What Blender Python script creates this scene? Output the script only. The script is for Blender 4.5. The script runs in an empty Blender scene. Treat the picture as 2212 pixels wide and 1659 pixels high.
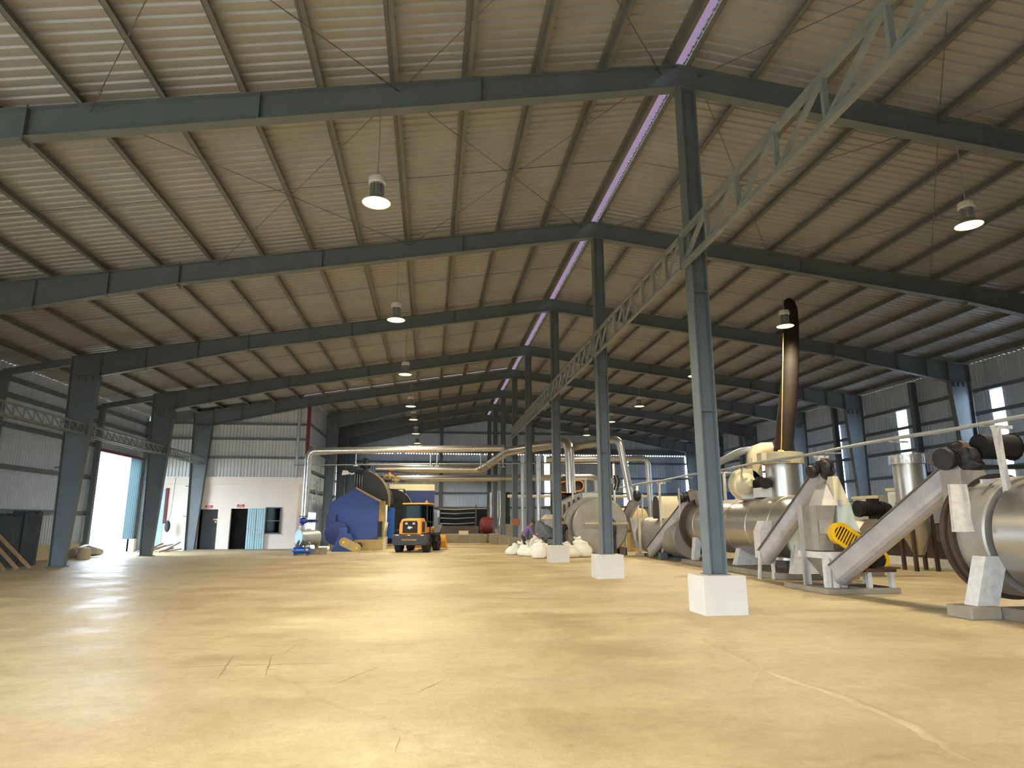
import bpy, bmesh, math, random
from mathutils import Vector, Matrix
random.seed(7)
SC = bpy.context.scene
COL = SC.collection
# ------------------------------------------------------------------ camera
FPX, PITCH, YAW, ROLL, EYE = 1404.8, 0.2079, 0.1232, -0.0017, 1.6
fw = Vector((math.sin(YAW)*math.cos(PITCH), math.cos(YAW)*math.cos(PITCH), math.sin(PITCH)))
r0 = fw.cross(Vector((0, 0, 1))).normalized(); u0 = r0.cross(fw)
cr, sr = math.cos(ROLL), math.sin(ROLL)
RT = cr*r0 + sr*u0; UP = -sr*r0 + cr*u0
cam = bpy.data.cameras.new('camera'); camo = bpy.data.objects.new('camera', cam); COL.objects.link(camo)
cam.sensor_fit = 'HORIZONTAL'; cam.sensor_width = 36; cam.lens = FPX/2212*36; cam.clip_end = 400
M = Matrix(((RT.x, UP.x, -fw.x, 0), (RT.y, UP.y, -fw.y, 0), (RT.z, UP.z, -fw.z, EYE), (0, 0, 0, 1)))
camo.matrix_world = M
SC.camera = camo
def at(x, y, X=None, Y=None, Z=None):
    """point of the hall that was surveyed at photo pixel (x, y), on the plane X=, Y= or Z="""
    d = fw*FPX + RT*(x-1106) - UP*(y-829.5)
    t = X/d.x if X is not None else (Y/d.y if Y is not None else (Z-EYE)/d.z)
    return Vector((0, 0, EYE)) + d*t
# ------------------------------------------------------------------ world, light, exposure
SKY = 17.0
LAMP_W = 1500.0
w = bpy.data.worlds.new('sky'); SC.world = w; w.use_nodes = True
bg = w.node_tree.nodes['Background']; bg.inputs[0].default_value = (0.76, 0.88, 1.0, 1); bg.inputs[1].default_value = SKY
SC.view_settings.view_transform = 'Standard'; SC.view_settings.look = 'None'
SC.view_settings.exposure = 0.5; SC.view_settings.gamma = 1.0; SC.view_settings.use_curve_mapping = False
SC.cycles.max_bounces = 7; SC.cycles.diffuse_bounces = 5; SC.cycles.glossy_bounces = 3
SC.cycles.transparent_max_bounces = 8; SC.cycles.use_denoising = True
SC.cycles.sample_clamp_indirect = 6.0; SC.cycles.caustics_reflective = False; SC.cycles.caustics_refractive = False
# ------------------------------------------------------------------ materials
def lin(c):
    c = c/255.0
    return c/12.92 if c <= 0.04045 else ((c+0.055)/1.055)**2.4
def rgb(*c): return (lin(c[0]), lin(c[1]), lin(c[2]), 1)
MATS = {}
def mat(name, col, rough=0.6, metal=0.0, var=0.12, scale=3.0, bump=0.0, col2=None, stretch=None, spec=0.5, coord='Object'):
    m = bpy.data.materials.new(name); m.use_nodes = True; nt = m.node_tree; N = nt.nodes; L = nt.links
    b = N['Principled BSDF']
    b.inputs['Roughness'].default_value = rough; b.inputs['Metallic'].default_value = metal
    b.inputs['Specular IOR Level'].default_value = spec
    tc = N.new('ShaderNodeTexCoord'); mp = N.new('ShaderNodeMapping')
    if stretch: mp.inputs['Scale'].default_value = stretch
    L.new(tc.outputs[coord], mp.inputs[0])
    n = N.new('ShaderNodeTexNoise'); n.inputs['Scale'].default_value = scale; n.inputs['Detail'].default_value = 6; n.inputs['Roughness'].default_value = 0.6
    L.new(mp.outputs[0], n.inputs['Vector'])
    cr_ = N.new('ShaderNodeValToRGB'); e = cr_.color_ramp.elements
    c = rgb(*col)
    if col2: c2 = rgb(*col2)
    else: c2 = tuple(x*(1-2*var) for x in c[:3])+(1,)
    e[0].position = 0.32; e[0].color = c2; e[1].position = 0.68; e[1].color = c
    L.new(n.outputs['Fac'], cr_.inputs[0]); L.new(cr_.outputs[0], b.inputs['Base Color'])
    if bump:
        bp = N.new('ShaderNodeBump'); bp.inputs['Strength'].default_value = bump; bp.inputs['Distance'].default_value = 0.02
        L.new(n.outputs['Fac'], bp.inputs['Height']); L.new(bp.outputs[0], b.inputs['Normal'])
    MATS[name] = m
    return m
def emit(name, col, s):
    m = bpy.data.materials.new(name); m.use_nodes = True; nt = m.node_tree
    b = nt.nodes['Principled BSDF']; b.inputs['Base Color'].default_value = col
    b.inputs['Emission Color'].default_value = col; b.inputs['Emission Strength'].default_value = s
    MATS[name] = m
def sheer(name, col, fac=0.5, glossy=False):
    m = bpy.data.materials.new(name); m.use_nodes = True; nt = m.node_tree; N = nt.nodes; L = nt.links
    N.remove(N['Principled BSDF']); o = N['Material Output']
    a = N.new('ShaderNodeBsdfTransparent'); b = N.new('ShaderNodeBsdfGlossy' if glossy else 'ShaderNodeBsdfTranslucent'); x = N.new('ShaderNodeMixShader')
    nz = N.new('ShaderNodeTexNoise'); nz.inputs['Scale'].default_value = 4; r = N.new('ShaderNodeValToRGB')
    r.color_ramp.elements[0].color = tuple(v*0.85 for v in col[:3])+(1,); r.color_ramp.elements[1].color = col
    L.new(nz.outputs['Fac'], r.inputs[0]); L.new(r.outputs[0], b.inputs[0])
    a.inputs[0].default_value = col
    if glossy: b.inputs['Roughness'].default_value = 0.05
    x.inputs[0].default_value = fac; L.new(a.outputs[0], x.inputs[1]); L.new(b.outputs[0], x.inputs[2]); L.new(x.outputs[0], o.inputs[0])
    MATS[name] = m

def floor_mat():
    m = bpy.data.materials.new('dusty_concrete'); m.use_nodes = True; nt = m.node_tree; N = nt.nodes; L = nt.links
    b = N['Principled BSDF']; tc = N.new('ShaderNodeTexCoord')
    def noise(scale, stretch=(1, 1, 1), detail=6, rough=0.6, rot=0):
        mp = N.new('ShaderNodeMapping'); mp.inputs['Scale'].default_value = stretch; mp.inputs['Rotation'].default_value = (0, 0, rot)
        L.new(tc.outputs['Object'], mp.inputs[0]); n = N.new('ShaderNodeTexNoise'); n.inputs['Scale'].default_value = scale
        n.inputs['Detail'].default_value = detail; n.inputs['Roughness'].default_value = rough; L.new(mp.outputs[0], n.inputs['Vector']); return n
    def ramp(n, p0, c0, p1, c1):
        r = N.new('ShaderNodeValToRGB'); r.color_ramp.elements[0].position = p0; r.color_ramp.elements[0].color = c0
        r.color_ramp.elements[1].position = p1; r.color_ramp.elements[1].color = c1; L.new(n.outputs[0], r.inputs[0]); return r
    def mix(mode, a, c, fac=1.0, fsock=None):
        x = N.new('ShaderNodeMix'); x.data_type = 'RGBA'; x.blend_type = mode; x.inputs[0].default_value = fac
        if fsock: L.new(fsock, x.inputs[0])
        L.new(a, x.inputs[6])
        if isinstance(c, tuple): x.inputs[7].default_value = c
        else: L.new(c, x.inputs[7])
        return x.outputs[2]
    base = ramp(noise(0.35, (1, 1, 1), 8, 0.65), 0.3, rgb(182, 162, 124), 0.7, rgb(214, 200, 166))
    c = base.outputs[0]
    streak = ramp(noise(0.9, (0.5, 1.1, 1), 9, 0.75, 0.15), 0.38, (0.78, 0.74, 0.66, 1), 0.6, (1, 1, 1, 1))
    c = mix('MULTIPLY', c, streak.outputs[0], 0.8)
    fine = ramp(noise(6, (1, 1, 1), 12, 0.85), 0.38, (0.74, 0.70, 0.62, 1), 0.62, (1.03, 1.02, 1.0, 1))
    c = mix('MULTIPLY', c, fine.outputs[0], 0.7)
    spots = ramp(noise(1.7, (1, 1, 1), 12, 0.8), 0.56, (1, 1, 1, 1), 0.72, (0.72, 0.66, 0.56, 1))
    c = mix('MULTIPLY', c, spots.outputs[0], 0.8)
    # long cracks: voronoi edge distance on warped coordinates
    vo = N.new('ShaderNodeTexVoronoi'); vo.feature = 'DISTANCE_TO_EDGE'; vo.inputs['Scale'].default_value = 0.14
    wn = noise(0.9, (1, 1, 1), 4); add = N.new('ShaderNodeVectorMath'); add.operation = 'MULTIPLY_ADD'
    L.new(wn.outputs['Color'], add.inputs[0]); add.inputs[1].default_value = (1.1, 1.1, 0); L.new(tc.outputs['Object'], add.inputs[2]); L.new(add.outputs[0], vo.inputs['Vector'])
    ck = N.new('ShaderNodeValToRGB'); ck.color_ramp.elements[0].position = 0.0; ck.color_ramp.elements[0].color = (0.7, 0.66, 0.58, 1)
    ck.color_ramp.elements[1].position = 0.006; ck.color_ramp.elements[1].color = (1, 1, 1, 1); L.new(vo.outputs['Distance'], ck.inputs[0])
    c = mix('MULTIPLY', c, ck.outputs[0], 0.35)
    L.new(c, b.inputs['Base Color'])
    rr = ramp(noise(0.7, (1, 1, 1), 8, 0.7), 0.35, (0.38, 0.38, 0.38, 1), 0.65, (0.62, 0.62, 0.62, 1)); L.new(rr.outputs[0], b.inputs['Roughness'])
    b.inputs['Specular IOR Level'].default_value = 0.35
    bp = N.new('ShaderNodeBump'); bp.inputs['Strength'].default_value = 0.25; bp.inputs['Distance'].default_value = 0.03
    fn = noise(14, (1, 1, 1), 10, 0.7); L.new(fn.outputs[0], bp.inputs['Height']); L.new(bp.outputs[0], b.inputs['Normal'])
    MATS['floor'] = m
floor_mat()
mat('steel', (106, 115, 121), 0.5, 0.0, 0.10, 1.5, 0.03)
mat('purlin', (112, 116, 116), 0.5, 0.1, 0.12, 2.0)
mat('girder', (140, 148, 150), 0.5, 0.15, 0.12, 3.0)
mat('galv', (176, 182, 184), 0.42, 0.5, 0.12, 3.0)
mat('roof', (164, 165, 169), 0.5, 0.2, 0.08, 0.8)
mat('sheet', (212, 222, 236), 0.45, 0.25, 0.08, 0.7)
mat('sheet_light', (214, 216, 216), 0.5, 0.15, 0.05, 0.7)
mat('plaster', (236, 226, 216), 0.85, 0, 0.03, 1.0)
mat('plinth', (206, 200, 192), 0.85, 0, 0.05, 2.0, 0.05)
mat('concrete', (150, 140, 122), 0.9, 0, 0.14, 2.5, 0.3)
mat('concrete_dark', (112, 104, 94), 0.9, 0, 0.16, 2.5, 0.3)
mat('stainless', (190, 186, 178), 0.34, 0.85, 0.10, 1.2, 0, None, (1, 0.25, 1))
mat('stainless_dull', (178, 172, 162), 0.5, 0.55, 0.14, 1.5)
mat('foil', (206, 206, 202), 0.3, 0.8, 0.14, 7.0, 0.6)
mat('chute', (186, 182, 180), 0.42, 0.45, 0.12, 2.0)
mat('rusty', (104, 72, 52), 0.8, 0.1, 0.3, 6.0, 0.3, (52, 40, 34))
mat('motor', (58, 56, 60), 0.6, 0.2, 0.3, 7.0, 0.4, (34, 30, 30))
mat('black', (24, 25, 28), 0.6, 0.1, 0.2, 3.0)
mat('boiler', (38, 40, 46), 0.55, 0.2, 0.15, 1.0)
mat('soot', (40, 38, 38), 0.55, 0.1, 0.2, 1.2, 0.05, (84, 66, 50))
mat('navy', (44, 74, 150), 0.5, 0.0, 0.12, 0.8)
mat('navy_dark', (40, 60, 118), 0.5, 0.0, 0.12, 1.2)
mat('blue', (28, 96, 186), 0.35, 0.1, 0.06, 4.0)
mat('valve', (52, 82, 176), 0.45, 0.1, 0.12, 6.0)
mat('skyblue', (168, 204, 216), 0.5, 0.1, 0.06, 2.0)
mat('yellow', (240, 186, 20), 0.45, 0, 0.07, 4.0)
mat('khaki', (190, 164, 104), 0.7, 0, 0.12, 3.0)
mat('orange', (246, 172, 44), 0.4, 0, 0.08, 3.0)
mat('amber', (255, 140, 20), 0.3, 0, 0.05, 3.0)
mat('cream', (218, 206, 172), 0.75, 0, 0.08, 2.0)
mat('pale', (206, 216, 208), 0.5, 0.1, 0.08, 2.5)
mat('white', (226, 226, 222), 0.55, 0.05, 0.06, 2.5)
mat('white_chipped', (214, 210, 204), 0.6, 0.05, 0.12, 9.0, 0.1)
mat('red', (196, 34, 40), 0.5, 0, 0.08, 3.0)
mat('brick_red', (140, 58, 46), 0.55, 0, 0.16, 2.0)
mat('maroon', (120, 40, 44), 0.6, 0, 0.1, 3.0)
mat('rubber', (40, 42, 46), 0.85, 0, 0.2, 8.0, 0.3)
mat('grey_panel', (92, 98, 106), 0.45, 0.1, 0.1, 3.0)
mat('counterweight', (62, 66, 72), 0.6, 0.1, 0.12, 3.0)
mat('sack', (240, 236, 222), 0.8, 0, 0.06, 9.0, 0.35)
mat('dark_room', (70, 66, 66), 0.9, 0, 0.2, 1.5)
mat('stackdark', (70, 82, 98), 0.75, 0, 0.2, 2.5, 0.5)
mat('timber', (166, 134, 100), 0.8, 0, 0.14, 5.0, 0.2, None, (1, 1, 6))
mat('brown_box', (150, 96, 66), 0.8, 0, 0.1, 4.0)
mat('skin', (150, 104, 80), 0.6, 0, 0.06, 8.0)
mat('hair', (26, 20, 18), 0.7, 0, 0.2, 20.0)
mat('purple', (126, 96, 150), 0.85, 0, 0.12, 6.0, 0.3)
mat('blackcloth', (30, 28, 32), 0.9, 0, 0.15, 6.0, 0.3)
mat('denim', (48, 54, 72), 0.9, 0, 0.12, 8.0, 0.3)
mat('copper', (190, 130, 100), 0.4, 0.7, 0.1, 6.0)
mat('rope', (224, 176, 96), 0.8, 0, 0.1, 20.0)
mat('paving', (112, 108, 98), 0.9, 0, 0.1, 0.6)
mat('dustdark', (158, 140, 108), 0.9, 0, 0.16, 1.2, 0.1)
emit('lens', (1.0, 0.88, 0.36, 1), 2.0)
emit('led_red', (1.0, 0.10, 0.08, 1), 3)
emit('led_green', (0.1, 0.9, 0.5, 1), 2)
sheer('skylight', (0.15, 0.118, 0.138, 1), 1.0)
sheer('blue_sheet', (0.04, 0.062, 0.068, 1), 1.0)
sheer('pane', (0.9, 0.95, 1.0, 1), 0.35)
sheer('glass', (0.10, 0.14, 0.13, 1), 0.03, True)
mat('flue', (30, 29, 29), 0.72, 0, 0.2, 0.9, 0.05, (52, 41, 33), None, 0.2)
# ------------------------------------------------------------------ mesh builder
def V(*a): return Vector(a)
def basis(d, up=None):
    d = d.normalized(); up = Vector(up) if up is not None else V(0, 0, 1)
    if abs(d.dot(up)) > 0.98: up = V(1, 0, 0) if abs(d.x) < 0.9 else V(0, 1, 0)
    s = d.cross(up).normalized(); return s, s.cross(d).normalized()
class MB:
    def __init__(s): s.v = []; s.f = []; s.sm = []
    def add(s, vs, fs, sm=False):
        n = len(s.v); s.v += [Vector(x) for x in vs]; s.f += [[i+n for i in f] for f in fs]; s.sm += [sm]*len(fs); return s
    def hexa(s, p): return s.add(p, [(0, 3, 2, 1), (4, 5, 6, 7), (0, 1, 5, 4), (1, 2, 6, 5), (2, 3, 7, 6), (3, 0, 4, 7)])
    def box(s, x0, x1, y0, y1, z0, z1):
        return s.hexa([(x0, y0, z0), (x1, y0, z0), (x1, y1, z0), (x0, y1, z0), (x0, y0, z1), (x1, y0, z1), (x1, y1, z1), (x0, y1, z1)])
    def frus(s, x0, x1, y0, y1, z0, X0, X1, Y0, Y1, z1):
        return s.hexa([(x0, y0, z0), (x1, y0, z0), (x1, y1, z0), (x0, y1, z0), (X0, Y0, z1), (X1, Y0, z1), (X1, Y1, z1), (X0, Y1, z1)])
    def beam(s, a, b, w, h, up=None):
        a, b = Vector(a), Vector(b); sd, u = basis(b-a, up); sd = sd*w/2; u = u*h/2
        return s.hexa([a-sd-u, a+sd-u, a+sd+u, a-sd+u, b-sd-u, b+sd-u, b+sd+u, b-sd+u])
    def tube(s, a, b, r, r2=None, n=16, caps=True, sm=True):
        a, b = Vector(a), Vector(b); r2 = r if r2 is None else r2; sd, u = basis(b-a)
        vs = [];
        for c, rr in ((a, r), (b, r2)):
            for i in range(n): t = 2*math.pi*i/n; vs.append(c+(sd*math.cos(t)+u*math.sin(t))*rr)
        s.add(vs, [(i, (i+1) % n, n+(i+1) % n, n+i) for i in range(n)], sm)
        if caps: s.add(vs[:n], [tuple(range(n))[::-1]]); s.add(vs[n:], [tuple(range(n))])
        return s
    def path(s, pts, r, n=12, caps=True):
        pts = [Vector(p) for p in pts]; m = len(pts); rs = r if isinstance(r, (list, tuple)) else [r]*m
        d0 = (pts[1]-pts[0]).normalized(); sd, u = basis(d0); vs = []
        for i, p in enumerate(pts):
            d = ((pts[min(i+1, m-1)]-p).normalized()+(p-pts[max(i-1, 0)]).normalized())
            d = d.normalized() if d.length > 1e-6 else d0
            sd = (sd-d*sd.dot(d)).normalized(); u = sd.cross(d)
            for k in range(n): t = 2*math.pi*k/n; vs.append(p+(sd*math.cos(t)+u*math.sin(t))*rs[i])
        fs = [(i*n+k, i*n+(k+1) % n, (i+1)*n+(k+1) % n, (i+1)*n+k) for i in range(m-1) for k in range(n)]
        s.add(vs, fs, True)
        if caps: s.add(vs[:n], [tuple(range(n))[::-1]]); s.add(vs[-n:], [tuple(range(n))])
        return s
    def lathe(s, prof, o, ax=(0, 0, 1), n=24, sm=True):
        """prof: list of (radius, distance along axis)"""
        o = Vector(o); ax = Vector(ax).normalized(); sd, u = basis(ax); vs = []
        for r, t in prof:
            for i in range(n): a = 2*math.pi*i/n; vs.append(o+ax*t+(sd*math.cos(a)+u*math.sin(a))*max(r, 1e-4))
        m = len(prof)
        return s.add(vs, [(j*n+i, j*n+(i+1) % n, (j+1)*n+(i+1) % n, (j+1)*n+i) for j in range(m-1) for i in range(n)], sm)
    def prism(s, pts, off, sm=False):
        pts = [Vector(p) for p in pts]; off = Vector(off); n = len(pts)
        s.add(pts, [tuple(range(n))]); s.add([p+off for p in pts], [tuple(range(n))[::-1]])
        return s.add(pts+[p+off for p in pts], [(i, n+i, n+(i+1) % n, (i+1) % n) for i in range(n)], sm)
    def ring(s, c, ax, R, r, n=24, k=8):
        c = Vector(c); sd, u = basis(Vector(ax)); a = Vector(ax).normalized(); vs = []
        for i in range(n):
            t = 2*math.pi*i/n; d = sd*math.cos(t)+u*math.sin(t)
            for j in range(k): q = 2*math.pi*j/k; vs.append(c+d*(R+r*math.cos(q))+a*r*math.sin(q))
        return s.add(vs, [(i*k+j, i*k+(j+1) % k, ((i+1) % n)*k+(j+1) % k, ((i+1) % n)*k+j) for i in range(n) for j in range(k)], True)
    def ball(s, c, r, n=12, sc=(1, 1, 1)):
        c = Vector(c); vs = []; m = n//2
        for j in range(m+1):
            p = math.pi*j/m
            for i in range(n): t = 2*math.pi*i/n; vs.append(c+V(math.sin(p)*math.cos(t)*sc[0], math.sin(p)*math.sin(t)*sc[1], math.cos(p)*sc[2])*r)
        return s.add(vs, [(j*n+i, (j+1)*n+i, (j+1)*n+(i+1) % n, j*n+(i+1) % n) for j in range(m) for i in range(n)], True)
    def corr(s, o, u, nrm, L, lo, hi, per=0.25, amp=0.03, vdir=(0, 0, 1)):
        """ribbed sheet: runs along u from o for L; extruded along vdir from lo(t) to hi(t)"""
        o, u, nrm, vd = Vector(o), Vector(u), Vector(nrm), Vector(vdir)
        k = max(1, int(round(L/per))); p = L/k; ts = []
        for i in range(k): ts += [(i*p, 0), ((i+.45)*p, 0), ((i+.55)*p, amp), ((i+.9)*p, amp)]
        ts.append((L, 0)); lo_ = lo if callable(lo) else (lambda t: lo); hi_ = hi if callable(hi) else (lambda t: hi); vs = []
        for t, a in ts: b = o+u*t+nrm*a; vs += [b+vd*lo_(t), b+vd*hi_(t)]
        return s.add(vs, [(2*i, 2*i+2, 2*i+3, 2*i+1) for i in range(len(ts)-1)])
    def build(s, name, m, parent=None, local=False, bevel=0, solid=0, origin=None):
        o0 = V(0, 0, 0)
        if parent is None:
            if origin is not None: o0 = Vector(origin)
            elif not local:
                xs = [p.x for p in s.v]; ys = [p.y for p in s.v]; zs = [p.z for p in s.v]
                o0 = V((min(xs)+max(xs))/2, (min(ys)+max(ys))/2, min(zs))
        elif not local: o0 = WL.get(parent.name, V(0, 0, 0))
        me = bpy.data.meshes.new(name); me.from_pydata([tuple(p-o0) for p in s.v], [], s.f)
        me.polygons.foreach_set('use_smooth', s.sm); me.validate(); me.update()
        bm = bmesh.new(); bm.from_mesh(me); bmesh.ops.remove_doubles(bm, verts=bm.verts, dist=1e-5)
        bmesh.ops.recalc_face_normals(bm, faces=bm.faces)
        for e in bm.edges:
            if len(e.link_faces) == 2 and e.calc_face_angle(0) > 0.6: e.smooth = False
        bm.to_mesh(me); bm.free()
        me.materials.append(MATS[m])
        o = bpy.data.objects.new(name, me); COL.objects.link(o)
        if parent is not None: o.parent = parent
        else: o.location = o0
        WL[o.name] = o0
        if bevel:
            b = o.modifiers.new('bevel', 'BEVEL'); b.width = bevel; b.segments = 2; b.limit_method = 'ANGLE'
        if solid:
            b = o.modifiers.new('solid', 'SOLIDIFY'); b.thickness = solid
        return o
WL = {}
def tag(o, label=None, cat=None, group=None, kind=None):
    if label: o['label'] = label
    if cat: o['category'] = cat
    if group: o['group'] = group
    if kind: o['kind'] = kind
    return o
def thing(name, loc, label, cat, group=None, rz=0):
    o = bpy.data.objects.new(name, None); COL.objects.link(o); o.location = loc; o.rotation_euler = (0, 0, rz)
    o.empty_display_size = 0.2; WL[o.name] = Vector(loc); return tag(o, label, cat, group)
def struct(o): o['kind'] = 'structure'; return o
def kids(o): return [c for c in bpy.data.objects if c.parent == o]
def copy_tree(o, parent=None):
    c = o.copy(); COL.objects.link(c)
    if parent: c.parent = parent
    for k in kids(o): copy_tree(k, c)
    return c
# ------------------------------------------------------------------ hall dimensions
FY = [4.2, 11.57, 18.95, 26.39, 34.03, 39.8, 46.4, 52.2, 57.8]
RX, RZ = 4.94, 10.98
SL, SR = 0.1655, 0.122
XLW, XRW, YB, YF = -16.45, 24.95, 60.0, -7.0
def zt(x): return RZ-SL*(RX-x) if x < RX else RZ-SR*(x-RX)      # top of rafters
def zr(x): return zt(x)+0.22                                       # underside of roof sheet
# floor, ground
b = MB(); b.box(XLW, XRW, YF, YB, -0.3, 0); struct(b.build('floor', 'floor', origin=(0, 0, 0)))
b = MB(); b.box(-90, XLW, -60, 130, -0.4, -0.06); b.box(XRW, 110, -60, 130, -0.4, -0.06); b.box(XLW, XRW, -60, YF, -0.4, -0.06); b.box(XLW, XRW, YB, 130, -0.4, -0.06)
struct(b.build('floor_outside', 'paving', origin=(0, 0, 0)))
# roof sheets with ribs running down the slope
def roof(name, x0, x1, y0, y1):
    b = MB(); d = V(x1-x0, 0, zr(x1)-zr(x0)); L = d.length; d.normalize()
    b.corr((x0, y0, zr(x0)), (0, 1, 0), (0, 0, 1), y1-y0, 0, L, 0.25, 0.035, d); return struct(b.build(name, 'roof', origin=(0, 0, 0)))
roof('ceiling_left', 4.86, XLW-0.1, YF, 40.3)
roof('ceiling_left', 4.86, -7.75, 40.0, YB+0.2)
roof('ceiling_right', 5.16, XRW+0.15, YF, YB+0.2)
b = MB(); b.prism([(4.8, YF, zr(4.8)+.1), (5.01, YF, zr(4.8)+.16), (5.22, YF, zr(5.2)+.1), (5.22, YF, zr(5.2)+.13), (5.01, YF, zr(4.8)+.19), (4.8, YF, zr(4.8)+.13)], (0, YB-YF, 0))
struct(b.build('window_1', 'skylight', origin=(0, 0, 0)))
# ------------------------------------------------------------------ walls
def girts(name, p0, p1, zs, m='steel', h=0.2, d=0.07):
    b = MB()
    for z in zs: b.beam(V(p0[0], p0[1], z), V(p1[0], p1[1], z), d, h)
    return struct(b.build(name, m, origin=(0, 0, 0)))
# left wall with the lorry opening
OY0, OY1, OZ = 34.4, 39.0, 5.05
b = MB(); hl = zr(XLW)
b.corr((XLW, YF, 0), (0, 1, 0), (-1, 0, 0), 7.0, 0, hl, 0.2, 0.03)
b.corr((XLW, YF+7, 0), (0, 1, 0), (-1, 0, 0), 10.0, 3.8, hl, 0.2, 0.03)  # out-of-view opening below this strip, added to let daylight in from the left
b.corr((XLW, YF+17, 0), (0, 1, 0), (-1, 0, 0), OY0-YF-17, 0, hl, 0.2, 0.03)
b.corr((XLW, OY0, 0), (0, 1, 0), (-1, 0, 0), OY1-OY0, OZ, hl, 0.2, 0.03)
b.corr((XLW, OY1, 0), (0, 1, 0), (-1, 0, 0), 40.2-OY1, 0, hl, 0.2, 0.03)
struct(b.build('wall_left', 'sheet', origin=(0, 0, 0)))
girts('trim_1', (XLW+.06, YF+21), (XLW+.06, OY0-.1), (2.0, 3.7, 5.3))
b = MB(); b.corr((0.5, YF, 0), (1, 0, 0), (0, -1, 0), XRW-.5, 0, lambda t: zr(.5+t), 0.2, 0.03); b.corr((XLW, YF, 0), (1, 0, 0), (0, -1, 0), .5-XLW, 4.8, lambda t: zr(XLW+t), 0.2, 0.03)  # low opening behind the camera is added for daylight on the near floor
struct(b.build('wall_front', 'sheet', origin=(0, 0, 0)))
girts('trim_2', (XLW+.06, YF), (XLW+.06, 40), (6.45, 7.1))
b = MB(); b.box(XLW-.02, XLW+.06, YF+21, OY0, 0, 0.62); b.box(XLW-.02, XLW+.06, OY1, 40.0, 0, 0.75)
struct(b.build('baseboard_left', 'cream', origin=(0, 0, 0)))
b = MB(); b.box(XLW-.1, XLW+.12, OY0-.12, OY1+.12, OZ, OZ+.14); b.box(XLW-.1, XLW+.12, OY0-.14, OY0, 0, OZ); b.box(XLW-.1, XLW+.12, OY1, OY1+.14, 0, OZ)
struct(b.build('door_1', 'steel', origin=(0, 0, 0)))
# end wall above the plastered rooms
Y5 = 40.05
b = MB(); b.corr((XLW, Y5+.1, 0), (1, 0, 0), (0, -1, 0), -7.3-XLW, 4.16, lambda t: zr(XLW+t), 0.19, 0.045)
struct(b.build('wall_back_left', 'sheet_light', origin=(0, 0, 0)))
girts('trim_3', (XLW, Y5-.02), (-7.35, Y5-.02), (5.3, 6.4, 7.3), 'steel', 0.13, 0.08)
b = MB(); b.box(-8.0, -7.86, Y5-.12, Y5, 4.1, 8.75); struct(b.build('trim_4', 'galv', origin=(0, 0, 0)))
b = MB(); b.box(-7.46, -7.3, Y5-.08, Y5+.12, 4.3, 8.85); struct(b.build('trim_5', 'maroon', origin=(0, 0, 0)))
# plastered room front with door and window openings
def wall_with_holes(b, x0, x1, y0, y1, z0, z1, holes):
    holes = sorted(holes); x = x0
    for a, c, zl, zh in holes:
        b.box(x, a, y0, y1, z0, z1)
        if zl > z0: b.box(a, c, y0, y1, z0, zl)
        b.box(a, c, y0, y1, zh, z1); x = c
    b.box(x, x1, y0, y1, z0, z1)
b = MB(); wall_with_holes(b, XLW, -7.75, Y5, Y5+.2, 0.0, 3.72, [(-15.95, -15.1, 0, 3.42), (-13.2, -12.15, 0, 2.3), (-11.45, -10.5, 0, 2.34), (-9.46, -8.64, 0.95, 2.38)])
b.box(XLW, -7.5, Y5-.08, Y5+.2, 3.72, 4.16)
b.box(-7.95, -7.76, Y5+.21, 41.8, 0, 4.1); b.box(-7.75, -7.5, Y5+.1, Y5+.3, 0, 3.72)
struct(b.build('wall_room', 'plaster', origin=(0, 0, 0)))
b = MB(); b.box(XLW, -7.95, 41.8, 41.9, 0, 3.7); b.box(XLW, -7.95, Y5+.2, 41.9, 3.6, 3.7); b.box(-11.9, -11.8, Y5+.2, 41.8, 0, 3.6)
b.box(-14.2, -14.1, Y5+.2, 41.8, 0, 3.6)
struct(b.build('wall_room_inner', 'dark_room', origin=(0, 0, 0)))  # dark wall colour stands in for the shade inside the rooms
# rear part: side wall with a strip window and a doorway, back wall with air holes under the flashing
XS = -7.55; b = MB()
for y0, y1, z0 in ((40.2, 41.6, 0), (41.6, 45.4, 2.15), (45.4, 53.9, 0)): b.corr((XS, y0, 0), (0, 1, 0), (-1, 0, 0), y1-y0, z0, zr(XS), 0.2, 0.03)
b.corr((XS, 53.9, 0), (0, 1, 0), (-1, 0, 0), .8, 0, 3.4, 0.2, 0.03); b.corr((XS, 53.9, 0), (0, 1, 0), (-1, 0, 0), .8, 6.9, zr(XS), 0.2, 0.03)
b.corr((XS, 54.7, 0), (0, 1, 0), (-1, 0, 0), YB-54.7, 0, zr(XS), 0.2, 0.03)
struct(b.build('wall_rear_left', 'sheet', origin=(0, 0, 0)))
girts('trim_6', (XS+.08, 40.2), (XS+.08, 60), (3.5, 4.7, 6.1, 7.5), 'steel', 0.14, 0.08)
b = MB(); b.box(XS-.02, XS, 53.9, 54.7, 3.4, 6.9); struct(b.build('window_2', 'pane', origin=(0, 0, 0)))
WIN_B = [(10.45, 10.95), (17.95, 18.5), (24.1, 24.7)]
b = MB(); x = XS
for a, c in WIN_B+[(XRW, XRW)]:
    b.corr((x, YB, 0), (1, 0, 0), (0, 1, 0), a-x, 0, 7.62, 0.24, 0.03)
    if c > a: b.box(a, c, YB-.02, YB+.02, 0, 3.0)
    x = c
n = int((XRW-XS)/.24)
for i in range(n):
    if random.random() < .93: b.box(XS+i*.24, XS+i*.24+.15, YB-.01, YB+.02, 7.62, 7.69)
    else: b.box(XS+i*.24, XS+i*.24+.24, YB-.01, YB+.02, 7.62, 7.69)
b.corr((XS, YB, 0), (1, 0, 0), (0, 1, 0), XRW-XS, 7.69, lambda t: zr(XS+t), 0.24, 0.03)
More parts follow.
